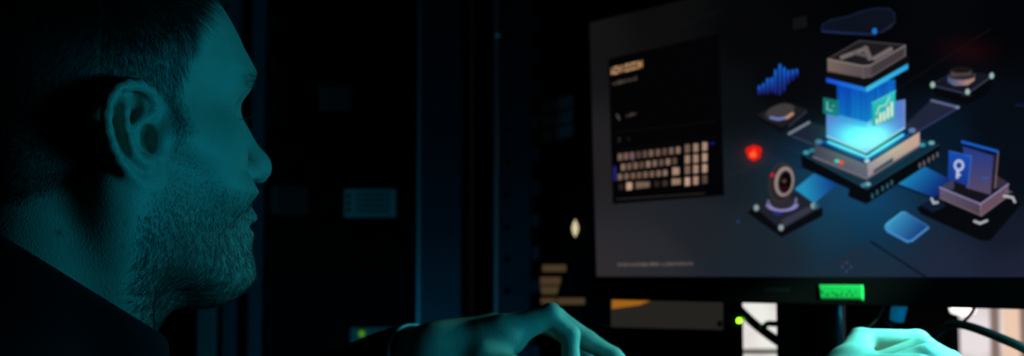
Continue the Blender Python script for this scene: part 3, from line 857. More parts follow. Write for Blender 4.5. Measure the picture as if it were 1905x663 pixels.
    for x, y in ((1407,387),(1453,424),(1513,383)): oval(x, y, 5, 6, (135,155,160))
    oval(1519, 384, 6, 6, (40,110,130), .6)
    oval(1455, 380, 27, 13, (42,42,50)); oval(1455, 380, 26, 12, (140,132,195), ring=4.5, lo=True); line([(1429,374),(1430,384)], 4, (110,108,140)); line([(1481,370),(1480,382)], 4, (115,112,160))
    oval(1452, 342, 24, 38, (38,36,40), ang=8); oval(1454, 340, 22, 36, (54,50,54), ang=8, ring=2); oval(1459, 338, 18, 28, (150,132,126), ang=8); oval(1460, 339, 13, 22, (60,52,54), ang=8); oval(1461, 339, 11, 19, (7,6,8), ang=8)
    oval(1459, 337, 4, 3.5, (90,60,58)); oval(1460, 350, 5, 4, (52,6,14)); oval(1437, 326, 4, 4, (190,28,50)); line([(1441,397),(1452,398)], 4, (28,50,150)); oval(1373, 413, 3, 2.5, (30,60,110))
    # tray with card and book, right
    poly([(1706,387),(1742,366),(1880,356),(1900,380),(1842,448),(1824,448),(1712,398)], (6,7,12)); poly([(1712,382),(1744,366),(1760,384),(1735,396)], (14,26,46))
    poly([(1748,349),(1792,324),(1876,342),(1824,379)], (20,17,24)); poly([(1840,318),(1876,340),(1876,352),(1846,350)], (52,46,58)); poly([(1748,349),(1775,332),(1775,352),(1760,356)], (60,60,84))
    poly([(1791,272),(1849,289),(1843,363),(1797,350)], (38,56,130), col2=(86,72,98), ax=((1815,278),(1812,360))); poly([(1849,289),(1857,283),(1851,352),(1843,363)], (30,26,36)); line([(1857,284),(1851,350)], 2.5, (125,98,100))
    line([(1790,264),(1856,282)], 5, (22,92,205)); line([(1791,270),(1849,288)], 4, (12,16,40)); line([(1827,331),(1838,332)], 2.5, (40,90,190))
    poly([(1765,281),(1807,291),(1801,347),(1763,333)], (22,76,180), .96, col2=(24,56,140), ax=((1785,285),(1782,340))); line([(1765,281),(1807,291),(1801,347)], 1.5, (60,110,190))
    oval(1784, 308, 7.5, 8.5, (185,192,215), ring=4.6); line([(1782,318),(1781,330)], 6, (185,192,215)); line([(1783,325),(1786,326)], 4, (185,192,215))
    poly([(1748,349),(1824,379),(1824,402),(1748,369)], (92,84,104), col2=(74,62,78), ax=((1750,355),(1824,390))); poly([(1824,379),(1876,342),(1877,364),(1826,402)], (112,86,100), .9)
    line([(1748,349),(1824,380),(1876,343)], 2.6, (140,134,185)); line([(1748,369),(1826,402),(1877,364)], 2, (120,100,112)); line([(1824,380),(1825,401)], 1.6, (150,130,150))
    for q in ([(1733,370),(1737,378),(1744,377)], [(1813,412),(1823,416),(1836,411)], [(1868,365),(1884,368),(1888,376)]): line(q, 5, (175,178,185))
    line([(1872,356),(1882,358)], 2, (120,120,130))
    # blue tile, floor lines
    poly([(1646,420),(1650,414),(1676,395),(1684,395),(1724,418),(1727,424),(1697,449),(1688,451),(1650,430)], (56,150,195), col2=(26,66,125), ax=((1660,405),(1705,440)))
    line([(1647,424),(1652,431),(1688,450),(1697,448),(1727,424)], 4, (70,140,205)); line([(1647,420),(1678,395),(1686,396)], 2, (90,170,205)); line([(1686,396),(1726,421)], 1.5, (70,120,190))
    line([(1620,450),(1728,520)], 3, (8,12,20)); line([(1618,451),(1530,512)], 2, (44,38,48))
    for x, y in ((1575,489),(1567,497),(1583,497),(1575,505)): oval(x, y, 3, 3, (50,60,88))
    # gear device, upper right
    poly([(1732,158),(1740,176),(1798,196),(1840,172),(1848,142)], (5,6,9)); poly([(1731,157),(1785,131),(1848,139),(1799,175)], (20,22,31)); line([(1733,159),(1799,175),(1847,141)], 3, (52,60,84)); line([(1733,156),(1785,131)], 1.6, (36,40,50))
    poly([(1763,146),(1763,153),(1775,160),(1800,159),(1813,150),(1814,138),(1763,140)], (70,82,130), col2=(165,130,118), ax=((1765,150),(1800,150)))
    oval(1789, 141, 25, 8, (46,42,46)); poly([(1768,131),(1808,130),(1808,140),(1768,143)], (96,84,84)); oval(1788, 130, 20, 6, (24,20,22))
    for x in np.arange(1770, 1808, 5.2): line([(x, 134), (x, 142)], 1.8, (20,18,20))
    for x, y in ((1735,158),(1800,171),(1845,141)): oval(x, y, 4.5, 6, (150,182,176))
    line([(1790,178),(1806,178)], 3, (36,32,36)); line([(1891,195),(1903,197)], 4, (18,26,62))
    return np.clip(IMG, 0, 255)/255.
# ------------------------------------------------------------------ desk frame: N away from the man, D along the desk to the right
N3 = np.array([.8, .6, 0.]); D3 = np.array([.6, -.8, 0.])
def Q(n, s, z): return N3*n + D3*s + np.array([0, 0, z])
AX = np.stack([D3, N3, HZ])
DESK = .850
def on_n(px, py, n):
    return hit(px, py, Q(n, 0, 0), N3)

def build_monitor():
    BL = P(1110, 515, 1.70)
    n0 = float(BL @ N3); s0 = float(BL @ D3)
    best = None
    for t in np.radians(np.arange(-6, 6, .1)):
        U = HZ*math.cos(t) + N3*math.sin(t)
        for H in np.arange(.30, .37, .001):
            x, y = project(BL + U*H); e = (x-1097)**2 + (y-42)**2
            if best is None or e < best[0]: best = (e, t, H)
    _, t, H = best
    U = HZ*math.cos(t) + N3*math.sin(t); B = np.cross(D3, U); B = B if B @ N3 > 0 else -B
    W = .70
    print('MONITOR tilt', math.degrees(t), 'H', H, 'err', best[0], 'right edge', project(BL + D3*W))
    R = thing('monitor', 'large black desktop monitor showing a blue glowing tower diagram and an on-screen keyboard', 'monitor')
    nu, nv = 900, 540
    u = np.linspace(0, W, nu); v = np.linspace(0, H, nv)
    uu, vv = np.meshgrid(u, v)
    V = BL + uu.ravel()[:,None]*D3 + vv.ravel()[:,None]*U
    i = np.arange(nu*nv).reshape(nv, nu)
    F = np.stack([i[:-1,:-1].ravel(), i[:-1,1:].ravel(), i[1:,1:].ravel(), i[1:,:-1].ravel()], 1)
    sc = mesh_obj('screen', V, F, M['picture'], R)
    img = paint()
    x, y = project(V)
    fx = np.clip(x-X0-.5, 0, CW-1.001); fy = np.clip(y-Y0-.5, 0, CH-1.001); ix = fx.astype(int); iy = fy.astype(int); tx = (fx-ix)[:,None]; ty = (fy-iy)[:,None]
    c = (img[iy,ix]*(1-tx)+img[iy,ix+1]*tx)*(1-ty) + (img[iy+1,ix]*(1-tx)+img[iy+1,ix+1]*tx)*ty
    c = np.where(c <= .04045, c/12.92, ((c+.055)/1.055)**2.4)
    at = sc.data.color_attributes.new('picture', 'FLOAT_COLOR', 'POINT')
    cc = np.ones((len(V), 4), np.float32); cc[:,:3] = c; at.data.foreach_set('color', cc.ravel())
    sc['label'] = 'lit screen with diagram, keyboard window and equaliser bars'
    A = np.stack([D3, B, U])
    m = MB()
    def bar(u0, u1, v0, v1, b0, b1, bev=.002): m.box(BL + D3*(u0+u1)/2 + U*(v0+v1)/2 + B*(b0+b1)/2, ((u1-u0)/2, (b1-b0)/2, (v1-v0)/2), A, bev)
    bar(-.0085, -.0002, -.030, H+.010, -.0035, .020); bar(W+.0002, W+.0085, -.030, H+.010, -.0035, .020)
    bar(-.0002, W+.0002, H+.0002, H+.010, -.0035, .020); bar(-.0002, W+.0002, -.030, -.0004, -.0035, .020)
    m.build('bezel', M['bezel'], R)
    m = MB(); bar(-.004, W+.004, -.026, H+.006, .0205, .034, .004); bar(W*.22, W*.78, .05, H-.04, .034, .060, .012)
    m.build('housing', M['black_plastic'], R)
    m = MB(); c0 = BL + D3*(W*.447)
    na, nb = on_n(1440, 560, n0+.066), on_n(1553, 560, n0+.066)
    m.box(np.array([*((na+nb)/2 + N3*.012)[:2], (DESK+1.10)/2+.006]), (float((nb-na) @ D3)/2, .012, (1.10-DESK)/2), AX, .006)
    m.box(np.array([*(c0 + N3*.066)[:2], 1.09]), (.045, .012, .045), AX, .004)
    m.build('stand_neck', M['black_plastic'], R)
    m = MB(); b = np.array([*(c0 + N3*.02)[:2], DESK+.007]); m.box(b, (.13, .10, .007), AX, .005); m.build('stand_base', M['black_plastic'], R)
    m = MB(); tb = on_n(1562, 600, n0+.052); m.tube([np.array([tb[0], tb[1], DESK+.012]), np.array([tb[0], tb[1], 1.02])], .0048, 14)
    m.build('steel_post', M['steel_tube'], R, True)['label'] = 'thin steel post with a blue highlight'
    # faint printed marks on the lower bezel
    m = MB()
    for px in (1424, 1432, 1440, 1448, 1456, 1464):
        p = hit(px, 540, BL - B*.0038, B); m.box(p, (.0018, .00025, .0020), A)
    m.build('brand_mark', M['logo'], R)
    m = MB()
    for px in (1108, 1114, 1121, 1128):
        p = hit(px, 533, BL - B*.0038, B); m.box(p, (.0018, .00025, .0016), A)
    m.build('model_mark', M['logo'], R)
    keep_place(R, (float(b[0]), float(b[1]), DESK))
    # green note stuck on the lower bezel
    cs = [hit(x, y, BL - B*.0042, B) for x, y in ((1521,530),(1606,530.5),(1608.5,559),(1524,557.5))]
    NN = thing('sticky_note', 'small bright green note stuck to the black lower edge of the monitor', 'sticky note')
    nx, ny = 16, 4; vs = []
    for k in (0, 1):
        for j in range(ny+1):
            for i in range(nx+1):
                a, b_ = i/nx, j/ny
                p = (cs[0]*(1-a)+cs[1]*a)*(1-b_) + (cs[3]*(1-a)+cs[2]*a)*b_
                vs.append(p - B*(.0002 + .0012*b_*b_*(a-.3)**2*2 + .00012*k))
    n1 = (nx+1)*(ny+1); fs = []
    for j in range(ny):
        for i in range(nx):
            a = j*(nx+1)+i; q = (a, a+1, a+nx+2, a+nx+1); fs.append(q); fs.append(tuple(x+n1 for x in q[::-1]))
    rim = [i for i in range(nx+1)] + [j*(nx+1)+nx for j in range(1, ny+1)] + [ny*(nx+1)+i for i in range(nx-1, -1, -1)] + [j*(nx+1) for j in range(ny-1, 0, -1)]
    for a, b_ in zip(rim, rim[1:]+rim[:1]): fs.append((b_, a, a+n1, b_+n1))
    mm = MB(); mm.add(vs, fs); mm.build('paper', M['note'], NN, True)
    m = MB(); r = random.Random(5); x = 1530.
    while x < 1596:
        p = hit(x, 545 + r.uniform(-1, 1), BL - B*.0056, B); p2 = hit(x + r.uniform(-2, 3), 545 + r.choice((-5, 4, 5, -3)), BL - B*.0056, B)
        m.tube([p, p2], .0003, 5); x += r.uniform(3.5, 6) if not 1570 < x < 1578 else 7
    m.build('handwriting', M['ink'], NN)['label'] = 'faint dark green writing'
    keep_place(NN, tuple(map(float, (cs[2]+cs[3])/2)))
    return BL, n0, s0, U, B, H, W

def build_desk():
    R = thing('desk', 'long dark desk that carries the monitor and the hands', 'desk')
    n0, n1, s0, s1 = .555, 1.45, -1.52, -.10
    m = MB(); m.box(Q((n0+n1)/2, (s0+s1)/2, DESK-.0125), ((s1-s0)/2, (n1-n0)/2, .0125), AX, .004); m.build('desktop', M['desk'], R)
    for n in (n0+.35, n1-.05):
        for s in (s0+.05, s1-.05):
            m = MB(); m.box(Q(n, s, (DESK-.025)/2), (.025, .025, (DESK-.025)/2), AX, .003); m.build('leg', M['black_metal'], R)
    keep_place(R, tuple(map(float, Q((n0+n1)/2, (s0+s1)/2, 0))))
    # keyboard under the hand in the middle
    K = thing('keyboard', 'black desk keyboard lying under the hand at the centre', 'keyboard')
    kn, ks = .665, -.80
    m = MB(); m.box(Q(kn, ks, DESK+.0085), (.215, .070, .0080), AX, .003); m.build('case', M['black_plastic'], K)
    m = MB(); 
    for r in range(5):
        for c in range(19):
            if r == 0 and 4 <= c <= 8: continue
            m.box(Q(kn - .052 + r*.026, ks - .200 + c*.0222, DESK+.0195), (.0095, .0105, .0035), AX, .0012)
    m.box(Q(kn - .052, ks - .200 + 6*.0222, DESK+.0195), (.054, .0105, .0035), AX, .0012)
    m.build('keys', M['rubber'], K)['kind'] = 'stuff'
    keep_place(K, tuple(map(float, Q(kn, ks, DESK))))
    # mouse under the right hand
    Z = P(1712, 700, 1.035); c = np.array([Z[0], Z[1], DESK])
    mo = thing('computer_mouse', 'black computer mouse under the bright hand below the monitor', 'mouse')
    f = lambda p: np.maximum(ell(p - c.astype(np.float32), (0, 0, .004), (.034, .058, .027), np.stack([D3, N3, HZ])), (DESK+.0012) - p[:,2])
    V, F = surface(f, c + [-.08, -.08, -.01], c + [.08, .08, .06], .003)
    mesh_obj('shell', V, F, M['black_plastic'], mo, smooth=True)
    m = MB(); w = c + N3*.034 + HZ*.024; m.torus(w, D3, .006, .003, 20, 8); m.build('scroll_wheel', M['rubber'], mo, True)
    keep_place(mo, tuple(map(float, c)))
    # stool out of sight under the man
    return

def cable(name, label, path, Ys, r, m, cat='cable', group=None):
    pts = [P(x, y, Y) for (x, y), Y in zip(path, Ys)]
    b = MB(); b.tube(spline(pts, 7), r, 12); o = b.build(name, m, None, True); tag(o, label, cat, group); return o

def build_under_monitor(n0):
    # grey fronted box behind the monitor
    R = thing('network_switch', 'black box with a grey front and an orange strip seen under the monitor', 'network switch')
    n = 1.27
    a = on_n(1136, 600, n); b = on_n(1351, 600, n); sa = float(a @ D3); sb = float(b @ D3)
    ztop = on_n(1240, 556, n)[2]
    m = MB(); m.box(Q(n+.018, (sa+sb)/2, (DESK+ztop+.006)/2), ((sb-sa)/2, .016, (ztop+.006-DESK)/2), AX, .003); m.build('case', M['black_metal'], R)
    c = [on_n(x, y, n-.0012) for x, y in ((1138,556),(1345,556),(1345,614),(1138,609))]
    def plate(c, th, name, mt, lab=None):
        m = MB(); k = [p - N3*th for p in c]; m.add(list(c)+k, [(4,5,6,7),(0,1,5,4),(1,2,6,5),(2,3,7,6),(3,0,4,7),(3,2,1,0)]); o = m.build(name, mt, R)
        if lab: o['label'] = lab
        return o
    plate(c, .0016, 'front_panel_glow', M['grey_lit'], 'grey front panel, warm light put in as glow')
    c = [on_n(x, y, n-.0029) for x, y in ((1139,556),(1220,556),(1190,568),(1139,575))]
    plate(c, .0006, 'orange_strip', M['amber'], 'glowing orange strip')
    m = MB(); p = on_n(1339, 603, n-.004); m.torus(p, N3, .003, .0015, 20, 8); m.disc(p, N3, .002, .002); m.build('knob', M['dim_label'], R, True)
    m = MB(); p = hit(1374.5, 597, Q(n, sb+.001, 0), D3); m.disc(p, D3, .0030, .004); m.build('status_light', M['led_green'], R, True)['label'] = 'green glowing light'
    for s in (sa+.02, sb-.02):
        for d in (.02, .12):
            m = MB(); m.disc(Q(n+d, s, DESK+.0005), HZ, .008, .003)
    keep_place(R, tuple(map(float, Q(n+.018, (sa+sb)/2, DESK))))
    cable('cable', 'dark cable crossing the white gap beside the monitor stand', [(1335,540),(1354,557),(1376,577),(1400,600),(1425,620),(1448,636),(1475,655),(1490,690)], [1.80,1.79,1.76,1.72,1.68,1.64,1.60,1.58], .0060, M['cable'])
    cable('cable', 'short dark cable end beside the stand, above the crossing cable', [(1418,612),(1428,603),(1442,603),(1462,600)], [1.67,1.64,1.60,1.57], .0036, M['cable'])
    R = thing('power_cable', 'thick black cable arching below the monitor at the right edge', 'cable')
    pts = [P(x, y, Y) for (x, y), Y in zip([(1764,606),(1775,602),(1810,610),(1860,629),(1910,652),(1965,690)], [1.22,1.20,1.16,1.12,1.09,1.07])]
    b = MB(); b.tube(spline(pts, 8), .0040, 12); b.build('cord', M['cable'], R, True)
    pts = [P(x, y, Y) for (x, y), Y in zip([(1700,690),(1716,662),(1730,640),(1748,619),(1768,604)], [1.28,1.27,1.26,1.24,1.215])]
    b = MB(); b.tube(spline(pts, 8), .0030, 12); b.build('braided_sleeve', M['braid'], R, True)['label'] = 'brownish braided section'
    keep_place(R, tuple(map(float, pts[-1])))
    cable('cable', 'thin cable curving down from the monitor in front of the lit window', [(1818,555),(1812,574),(1800,592),(1783,605),(1768,612)], [1.30,1.29,1.27,1.25,1.24], .0016, M['cable'])
    cable('wire', 'thin brownish wire looping under the monitor left of the blue plug', [(1648,560),(1641,578),(1634,592),(1620,606),(1605,620)], [1.36]*5, .0009, M['braid'], group=None)
    cable('wire', 'thin brownish wire running down to the right under the monitor', [(1636,562),(1638,578),(1646,596),(1662,612),(1676,624)], [1.38]*5, .0009, M['braid'])
    R = thing('network_plug', 'bright blue plastic plug hanging under the monitor behind the right hand', 'plug')
    p = P(1671, 582, 1.36); m = MB(); t = P(1676, 560, 1.36); e = P(1668, 598, 1.36)
    m.tube([t, p, e, e + (e-p)*.12], [.0075, .0078, .0070, .0030], 16); m.build('shell', M['blue_plug'], R, True)
    m = MB(); m.tube([t, P(1678, 545, 1.37), P(1682, 520, 1.40)], .003, 10); m.build('cord', M['cable'], R, True)
    keep_place(R, tuple(map(float, e)))

# ------------------------------------------------------------------ racks
RY = 2.50
def rx(px, Y=RY): return (px-952.5)/FPX*Y
def rz(py, Y=RY): return P(952, py, Y)[2]
U2 = .0889
def build_racks():
    R = thing('server_rack', 'tall black server rack behind the man, with one broad blue-grey post at its right', 'server rack')
    xl, xr = rx(414), rx(858)
    m = MB()
    def bx(x0, x1, y0, y1, z0, z1, bev=.002): m.box(((x0+x1)/2, (y0+y1)/2, (z0+z1)/2), (abs(x1-x0)/2, (y1-y0)/2, (z1-z0)/2), None, bev)
    bx(rx(783), rx(858), RY, RY+.05, .04, 2.1); m.build('post', M['post'], R)['label'] = 'broad blue-grey front post'
    m = MB(); bx(rx(775.5), rx(782.5), RY-.002, RY+.03, .04, 2.1, .001); m.build('edge_strip', M['edge'], R)['label'] = 'pale front post edge, rim light put into its colour'
    for a, b in ((416, 438), (463, 487)):
        m = MB(); bx(rx(a), rx(b), RY, RY+.04, .04, 2.1); m.build('post', M['post'], R)
    m = MB(); bx(rx(372), rx(404), RY-.01, RY+.02, .04, 2.1); m.build('cable_duct', M['dim_label'], R)
    m = MB(); bx(rx(370), rx(376), RY+.02, RY+.8, .04, 2.1); m.build('side_panel', M['black_metal'], R)
    m = MB(); bx(xr-.004, xr, RY+.05, RY+.8, .04, 2.1, .001); m.build('side_panel', M['black_metal'], R)
    m = MB(); bx(rx(370), xr, RY-.01, RY+.8, 2.1, 2.14); m.build('top_panel', M['black_metal'], R)
    m = MB(); bx(rx(370), xr, RY-.01, RY+.8, 0, .04); m.build('base', M['black_metal'], R)
    m = MB(); bx(rx(370), xr, RY+.78, RY+.80, .04, 2.1); m.build('back_panel', M['black_metal'], R)
    keep_place(R, ((rx(370)+xr)/2, RY+.4, 0))
    # the servers in it
    xa, xb = rx(489), rx(774)
    labs = {}
    def lab(x0, y0, x1, y1, mt, name='label', extra=None):
        zc = rz((y0+y1)/2); k = int((zc-.1099)//U2); labs.setdefault(k, []).append((x0, y0, x1, y1, mt, name, extra))
    lab(585, 157, 650, 205, 'faint_label'); lab(638, 352, 735, 404, 'label'); lab(500, 347, 570, 398, 'faint_label'); lab(652, 610, 737, 650, 'grey_face', 'faceplate')
    words = {k: w for k, w in zip(sorted(labs), (0,)*9)}
    for k in range(22):
        z0 = .1099 + k*U2; L = labs.get(k, [])
        if L and any(l[5] == 'faceplate' for l in L): lb = 'black rack unit with a grey front and dim green light, low beside the cuff'
        elif any(l[4] == 'label' for l in L): lb = 'black rack unit with the brightest pale label, right of the nose'
        elif any(l[4] == 'faint_label' for l in L): lb = 'black rack unit with one faint grey label high in the rack'
        else: lb = 'plain black rack unit in the dark rack behind the man'
        s = thing('rack_server', lb, 'server', 'rack servers behind the man')
        m = MB(); m.box(((xa+xb)/2, RY+.33, z0+U2/2), ((xb-xa)/2-.001, .31, U2/2-.0015), None, .002)
        for q in range(9): m.box((xa+.03+q*.009, RY+.0185, z0+U2*.5), (.0018, .0015, U2*.3))
        m.build('case', M['black_metal'], s)
        m = MB(); m.tube([(xa+.012, RY+.022, z0+.02), (xa+.012, RY+.003, z0+.02), (xa+.012, RY+.003, z0+U2-.02), (xa+.012, RY+.022, z0+U2-.02)], .003, 8); m.build('handle', M['black_plastic'], s, True)
        for (x0, y0, x1, y1, mt, nm, ex) in L:
            m = MB(); za, zb = max(z0+.003, rz(y1, RY+.018)), min(z0+U2-.003, rz(y0, RY+.018))
            m.box((rx((x0+x1)/2), RY+.0185, (za+zb)/2), ((rx(x1)-rx(x0))/2, .0012, (zb-za)/2), None, .0004)
            o = m.build(nm, M[mt], s)
            if mt == 'label':
                o['label'] = 'pale printed label'
                m = MB()
                for j in range(3): m.box((rx(x0+8), RY+.0170, zb - (zb-za)*(.25+.25*j)), (.004, .0004, .004))
                for j in range(4): m.box((rx(x0+52), RY+.0170, zb - (zb-za)*(.2+.2*j)), (.034, .0004, .0012))
                m.build('print', M['print'], o)
            if nm == 'faceplate':
                m = MB(); m.disc((rx(673), RY+.014, rz(622)), (0,1,0), .0055, .008); m.build('status_light', M['led_dim'], s, True)['label'] = 'dim green light'
        keep_place(s, ((xa+xb)/2, RY+.33, z0))
    # second frame with punched holes
    R = thing('steel_upright', 'blue-grey steel rack upright with a row of round holes, left of the monitor', 'rack frame')
    m = MB(); zs = [rz(541 + 58.5*k) for k in range(8, -20, -1)]
    x0, x1, h = rx(927), rx(985), .0052; xm = rx(943.5)
    bx(x0, xm-h, RY-.06, RY-.055, .04, 2.1, 0); bx(xm+h, x1, RY-.06, RY-.055, .04, 2.1, 0)
    prev = .04
    for z in zs:
        if z-h < prev or z+h > 2.1: continue
        bx(xm-h, xm+h, RY-.06, RY-.055, prev, z-h, 0); prev = z+h
    bx(xm-h, xm+h, RY-.06, RY-.055, prev, 2.1, 0)
    m.build('post', M['post'], R)
    m = MB(); bx(rx(920.5), rx(926.5), RY-.062, RY-.02, .04, 2.1, .001); m.build('edge_strip', M['edge'], R)['label'] = 'pale upright edge, rim light put into its colour'
    m = MB(); bx(rx(986), rx(990), RY-.055, RY-.045, .04, 2.1, 0); z = .08
    for z in [rz(532 + 60*k) for k in range(8, -20, -1)]:
        if .06 < z < 2.08: bx(rx(985), rx(1002), RY-.058, RY-.045, z-.012, z+.012, .001)
    m.build('slotted_strip', M['post'], R)
    m = MB(); bx(rx(920), rx(1003), RY-.06, RY+.6, 0, .04); bx(rx(920), rx(1003), RY-.06, RY+.6, 2.1, 2.14); bx(rx(921), rx(925), RY-.018, RY+.6, .04, 2.1); m.build('frame', M['black_metal'], R)
    m = MB(); m.disc((rx(926), RY-.063, rz(77)), (0,1,0), .004, .004); m.build('status_light', M['led_teal'], R, True)
    keep_place(R, ((rx(920)+rx(1003))/2, RY+.25, 0))
    # angled cabinet behind the monitor
    R = thing('equipment_cabinet', 'black equipment cabinet with faint labels and amber stickers beside the monitor', 'cabinet')
    cn = 1.56; s0 = float(on_n(1005, 500, cn) @ D3); s1 = s0 + .30
    m = MB(); m.box(Q(cn+.10, (s0+s1)/2, 1.05), ((s1-s0)/2, .10, 1.05), AX, .004); m.build('body', M['black_metal'], R)
    def pl(pts, name, mt, th=.0012, lab=None, off=.0005):
        c = [on_n(x, y, cn-off) for x, y in pts]; k = [p - N3*th for p in c]
        m = MB(); m.add(c+k, [(4,5,6,7),(0,1,5,4),(1,2,6,5),(2,3,7,6),(3,0,4,7),(3,2,1,0)]); o = m.build(name, mt, R)
        if lab: o['label'] = lab
        return o
    for y0 in (0, 27, 54): pl([(1007,192+y0),(1067,176+y0),(1067,199+y0),(1007,213+y0)], 'label', M['dim_label'], lab='faint grey label')
    for y in (204, 232, 256):
        m = MB(); m.disc(on_n(1011, y, cn-.003), N3, .004, .004)
    for i, q in enumerate(([(1010,493),(1053,493),(1053,506),(1010,506)], [(1006,516),(1044,516),(1042,530),(1006,530)], [(1006,533),(1040,533),(1036,548),(1009,548)], [(1007,555),(1034,555),(1034,566),(1007,566)], [(1037,555),(1088,555),(1088,567),(1037,567)])):
        pl(q, 'sticker_glow', M['sticker_glow'], lab='amber sticker, light on it put in as glow')
    m = MB(); m.tube([on_n(1070, 441, cn-.003), on_n(1070, 433, cn-.005), on_n(1070, 425, cn-.006), on_n(1070, 417, cn-.005), on_n(1070, 409, cn-.003)], [.0006, .0045, .0062, .0042, .0006], 12)
    m.build('lamp_glint', M['glint_warm'], R, True)['label'] = 'small warm glint modelled as a glowing spot'
    for px, py in ((926, 77),): pass
    keep_place(R, tuple(map(float, Q(cn+.22, (s0+s1)/2, 0))))

def build_room():
    x0, x1, y0, y1, H = -2.4, 3.9, -1.0, 5.6, 2.7; t = .1
    def st(name, c, h, m):
        b = MB(); b.box(c, h); o = b.build(name, m); o['kind'] = 'structure'; return o
    cx, cy = (x0+x1)/2, (y0+y1)/2
    st('floor', (cx, cy, -t/2), ((x1-x0)/2+t, (y1-y0)/2+t, t/2), M['floor']); st('ceiling', (cx, cy, H+t/2), ((x1-x0)/2+t, (y1-y0)/2+t, t/2), M['wall'])
    st('wall_left', (x0-t/2, cy, H/2), (t/2, (y1-y0)/2, H/2), M['wall']); st('wall_right', (x1+t/2, cy, H/2), (t/2, (y1-y0)/2, H/2), M['wall'])
    st('wall_front', (cx, y0-t/2, H/2), ((x1-x0)/2+t, t/2, H/2), M['wall'])
    # back wall with two openings
    WY = y1
    w1 = ((1366-952.5)/FPX*WY, (1478-952.5)/FPX*WY, .30, 1.75); w2 = ((1770-952.5)/FPX*WY, 3.55, .30, 1.75)
    b = MB(); Yc = WY+t/2
    def seg(a, c, z0, z1): b.box(((a+c)/2, Yc, (z0+z1)/2), ((c-a)/2, t/2, (z1-z0)/2))
    seg(x0-t, w1[0], 0, H); seg(w1[1], w2[0], 0, H); seg(w2[1], x1+t, 0, H)
    for w in (w1, w2): seg(w[0], w[1], 0, w[2]); seg(w[0], w[1], w[3], H)
    o = b.build('wall_back', M['wall']); o['kind'] = 'structure'
    for i, w in enumerate((w1, w2)):
        R = bpy.data.objects.new('window_%d' % (i+1), None); COL.objects.link(R); R['kind'] = 'structure'
        b = MB(); b.box(((w[0]+w[1])/2, WY+.06, (w[2]+w[3])/2), ((w[1]-w[0])/2, .003, (w[3]-w[2])/2)); b.build('pane', M['lit_pane' if i == 0 else 'lit_pane_warm'], R)
        f = .012; b = MB()
        for xx in (w[0]+f, w[1]-f): b.box((xx, WY+.03, (w[2]+w[3])/2), (f, .03, (w[3]-w[2])/2))
        for zz in (w[2]+f, w[3]-f): b.box(((w[0]+w[1])/2, WY+.03, zz), ((w[1]-w[0])/2, .03, f))
        if i == 0:
            z = P(1400, 655.5, WY)[2]; b.box(((w[0]+w[1])/2, WY+.03, z), ((w[1]-w[0])/2, .03, .009))
        else:
            xx = (1990-952.5)/FPX*WY; b.box((xx, WY+.03, (w[2]+w[3])/2), (.02, .025, (w[3]-w[2])/2))
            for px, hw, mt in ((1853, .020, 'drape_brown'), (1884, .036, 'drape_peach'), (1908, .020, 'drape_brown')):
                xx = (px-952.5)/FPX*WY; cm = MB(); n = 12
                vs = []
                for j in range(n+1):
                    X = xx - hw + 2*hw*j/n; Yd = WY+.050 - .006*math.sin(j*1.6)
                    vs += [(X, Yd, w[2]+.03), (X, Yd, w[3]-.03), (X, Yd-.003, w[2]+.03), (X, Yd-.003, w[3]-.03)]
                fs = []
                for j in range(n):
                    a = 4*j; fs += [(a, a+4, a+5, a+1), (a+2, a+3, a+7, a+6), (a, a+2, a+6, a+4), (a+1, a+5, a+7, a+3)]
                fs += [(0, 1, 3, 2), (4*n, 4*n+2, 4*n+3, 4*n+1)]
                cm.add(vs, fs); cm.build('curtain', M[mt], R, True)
        b.build('frame', M['frame'], R)
        keep_place(R, ((w[0]+w[1])/2, WY+.05, w[2]))
    R = thing('ceiling_lamp', 'small bright lamp glowing in front of the right-hand window', 'lamp')
    c = P(1791, 576, 5.2)
    b = MB(); b.tube([c + np.array([0,0,.02]), c + np.array([0,0,.010]), c - np.array([0,0,.012]), c - np.array([0,0,.022])], [.030, .050, .044, .01], 20)
    m = mat('lamp_glow', (1, 1, 1), .5, emit=(1, .97, .9), estr=2.2); b.build('shade', m, R, True)
    b = MB(); b.tube([c + np.array([0,0,.02]), np.array([c[0], c[1], H])], .004, 8); b.build('cord', M['cable'], R, True)
    keep_place(R, tuple(map(float, c)))

def area(name, loc, to, size, col, power, sy=None, spread=180):
    l = bpy.data.lights.new(name, 'AREA'); l.shape = 'RECTANGLE'; l.size = size; l.size_y = sy or size; l.color = col; l.energy = power; l.spread = math.radians(spread)
    o = bpy.data.objects.new(name, l); COL.objects.link(o); o.location = loc
    o.rotation_euler = (Vector(to)-Vector(loc)).to_track_quat('-Z', 'Y').to_euler(); return o

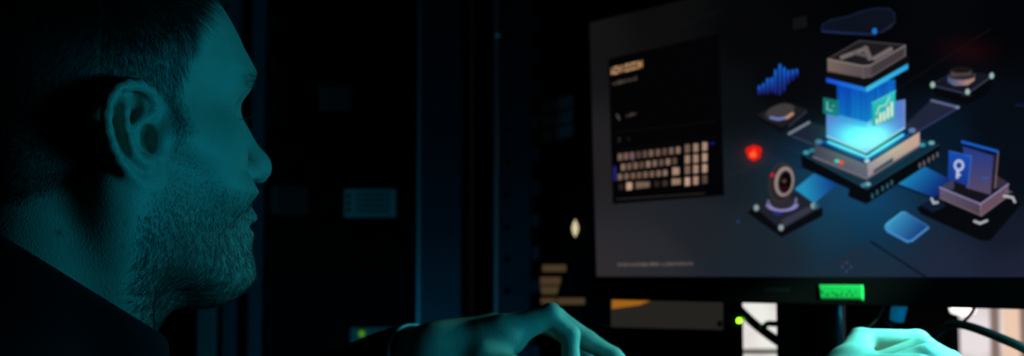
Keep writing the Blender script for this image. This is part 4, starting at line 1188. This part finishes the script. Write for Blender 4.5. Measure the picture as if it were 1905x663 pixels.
def main():
    make_materials()
    build_person()
    BL, n0, s0, U, B, H, W = build_monitor()
    build_desk(); build_under_monitor(n0); build_racks(); build_room()
    # stool
    R = thing('stool', 'dark round stool under the person at the desk', 'stool')
    hc = (HIP[0]+HIP[1])/2; m = MB(); sz = float(hc[2]) - .115
    m.tube([(hc[0], hc[1], sz-.04), (hc[0], hc[1], sz)], .19, 32); m.build('seat', M['black_plastic'], R)
    for a in range(4):
        d = np.array([math.cos(a*math.pi/2+.4), math.sin(a*math.pi/2+.4), 0]); m = MB()
        m.tube([hc*np.array([1,1,0]) + d*.13 + np.array([0,0,sz-.04]), hc*np.array([1,1,0]) + d*.20], .013, 10); m.build('leg', M['black_metal'], R, True)
    keep_place(R, (float(hc[0]), float(hc[1]), 0.))
    # light: unseen teal lights added at right, unseen blue light by the racks
    lp = KEY_POS
    area('teal_key_light', lp, (HC[0]+.05, HC[1], HC[2]-.05), .30, KEY_COL, KEY_POW, .26)
    area('teal_hand_light', (.455, 1.06, 1.06), (.25, 1.04, .86), .08, (.09, .90, .90), HAND_POW, .08, 88)
    area('rack_blue_light', (-.28, 2.20, .55), (-.06, 2.5, .76), .12, (.03, .55, 1.0), RACK_POW, .12)
    l = bpy.data.lights.new('note_fill_spot', 'SPOT'); l.energy = 62; l.color = (.45, 1, .75); l.spot_size = math.radians(5.6); l.spot_blend = .5; l.shadow_soft_size = .02  # added unseen spot, only brightens the green note
    o = bpy.data.objects.new('note_fill_spot', l); COL.objects.link(o); o.location = (.62, .62, 1.20)
    o.rotation_euler = (Vector(tuple(P(1563, 545, 1.36))) - o.location).to_track_quat('-Z', 'Y').to_euler()
    w = bpy.data.worlds.new('dark'); S.world = w; w.use_nodes = True
    w.node_tree.nodes['Background'].inputs[0].default_value = (.1, .3, .5, 1); w.node_tree.nodes['Background'].inputs[1].default_value = .0
    cam = bpy.data.cameras.new('camera'); co = bpy.data.objects.new('camera', cam); COL.objects.link(co); S.camera = co
    co.location = tuple(CAM); co.rotation_euler = (math.pi/2 + PITCH, 0, 0)
    cam.sensor_width = 36; cam.lens = FPX/1905*36; cam.clip_start = .02
    cam.dof.use_dof = True; cam.dof.focus_distance = .745; cam.dof.aperture_fstop = cam.lens/1000/.0047
    S.view_settings.view_transform = 'Standard'; S.view_settings.look = 'None'; S.view_settings.exposure = 0; S.view_settings.gamma = 1
    S.view_settings.use_curve_mapping = False
    S.cycles.max_bounces = 5; S.cycles.sample_clamp_indirect = 2.0; S.cycles.caustics_reflective = False; S.cycles.caustics_refractive = False
KEY_POS = (.69, .63, .90); KEY_COL = (.008, .68, 1.08); KEY_POW = 2.8; RACK_POW = .24; HAND_POW = .80
main()
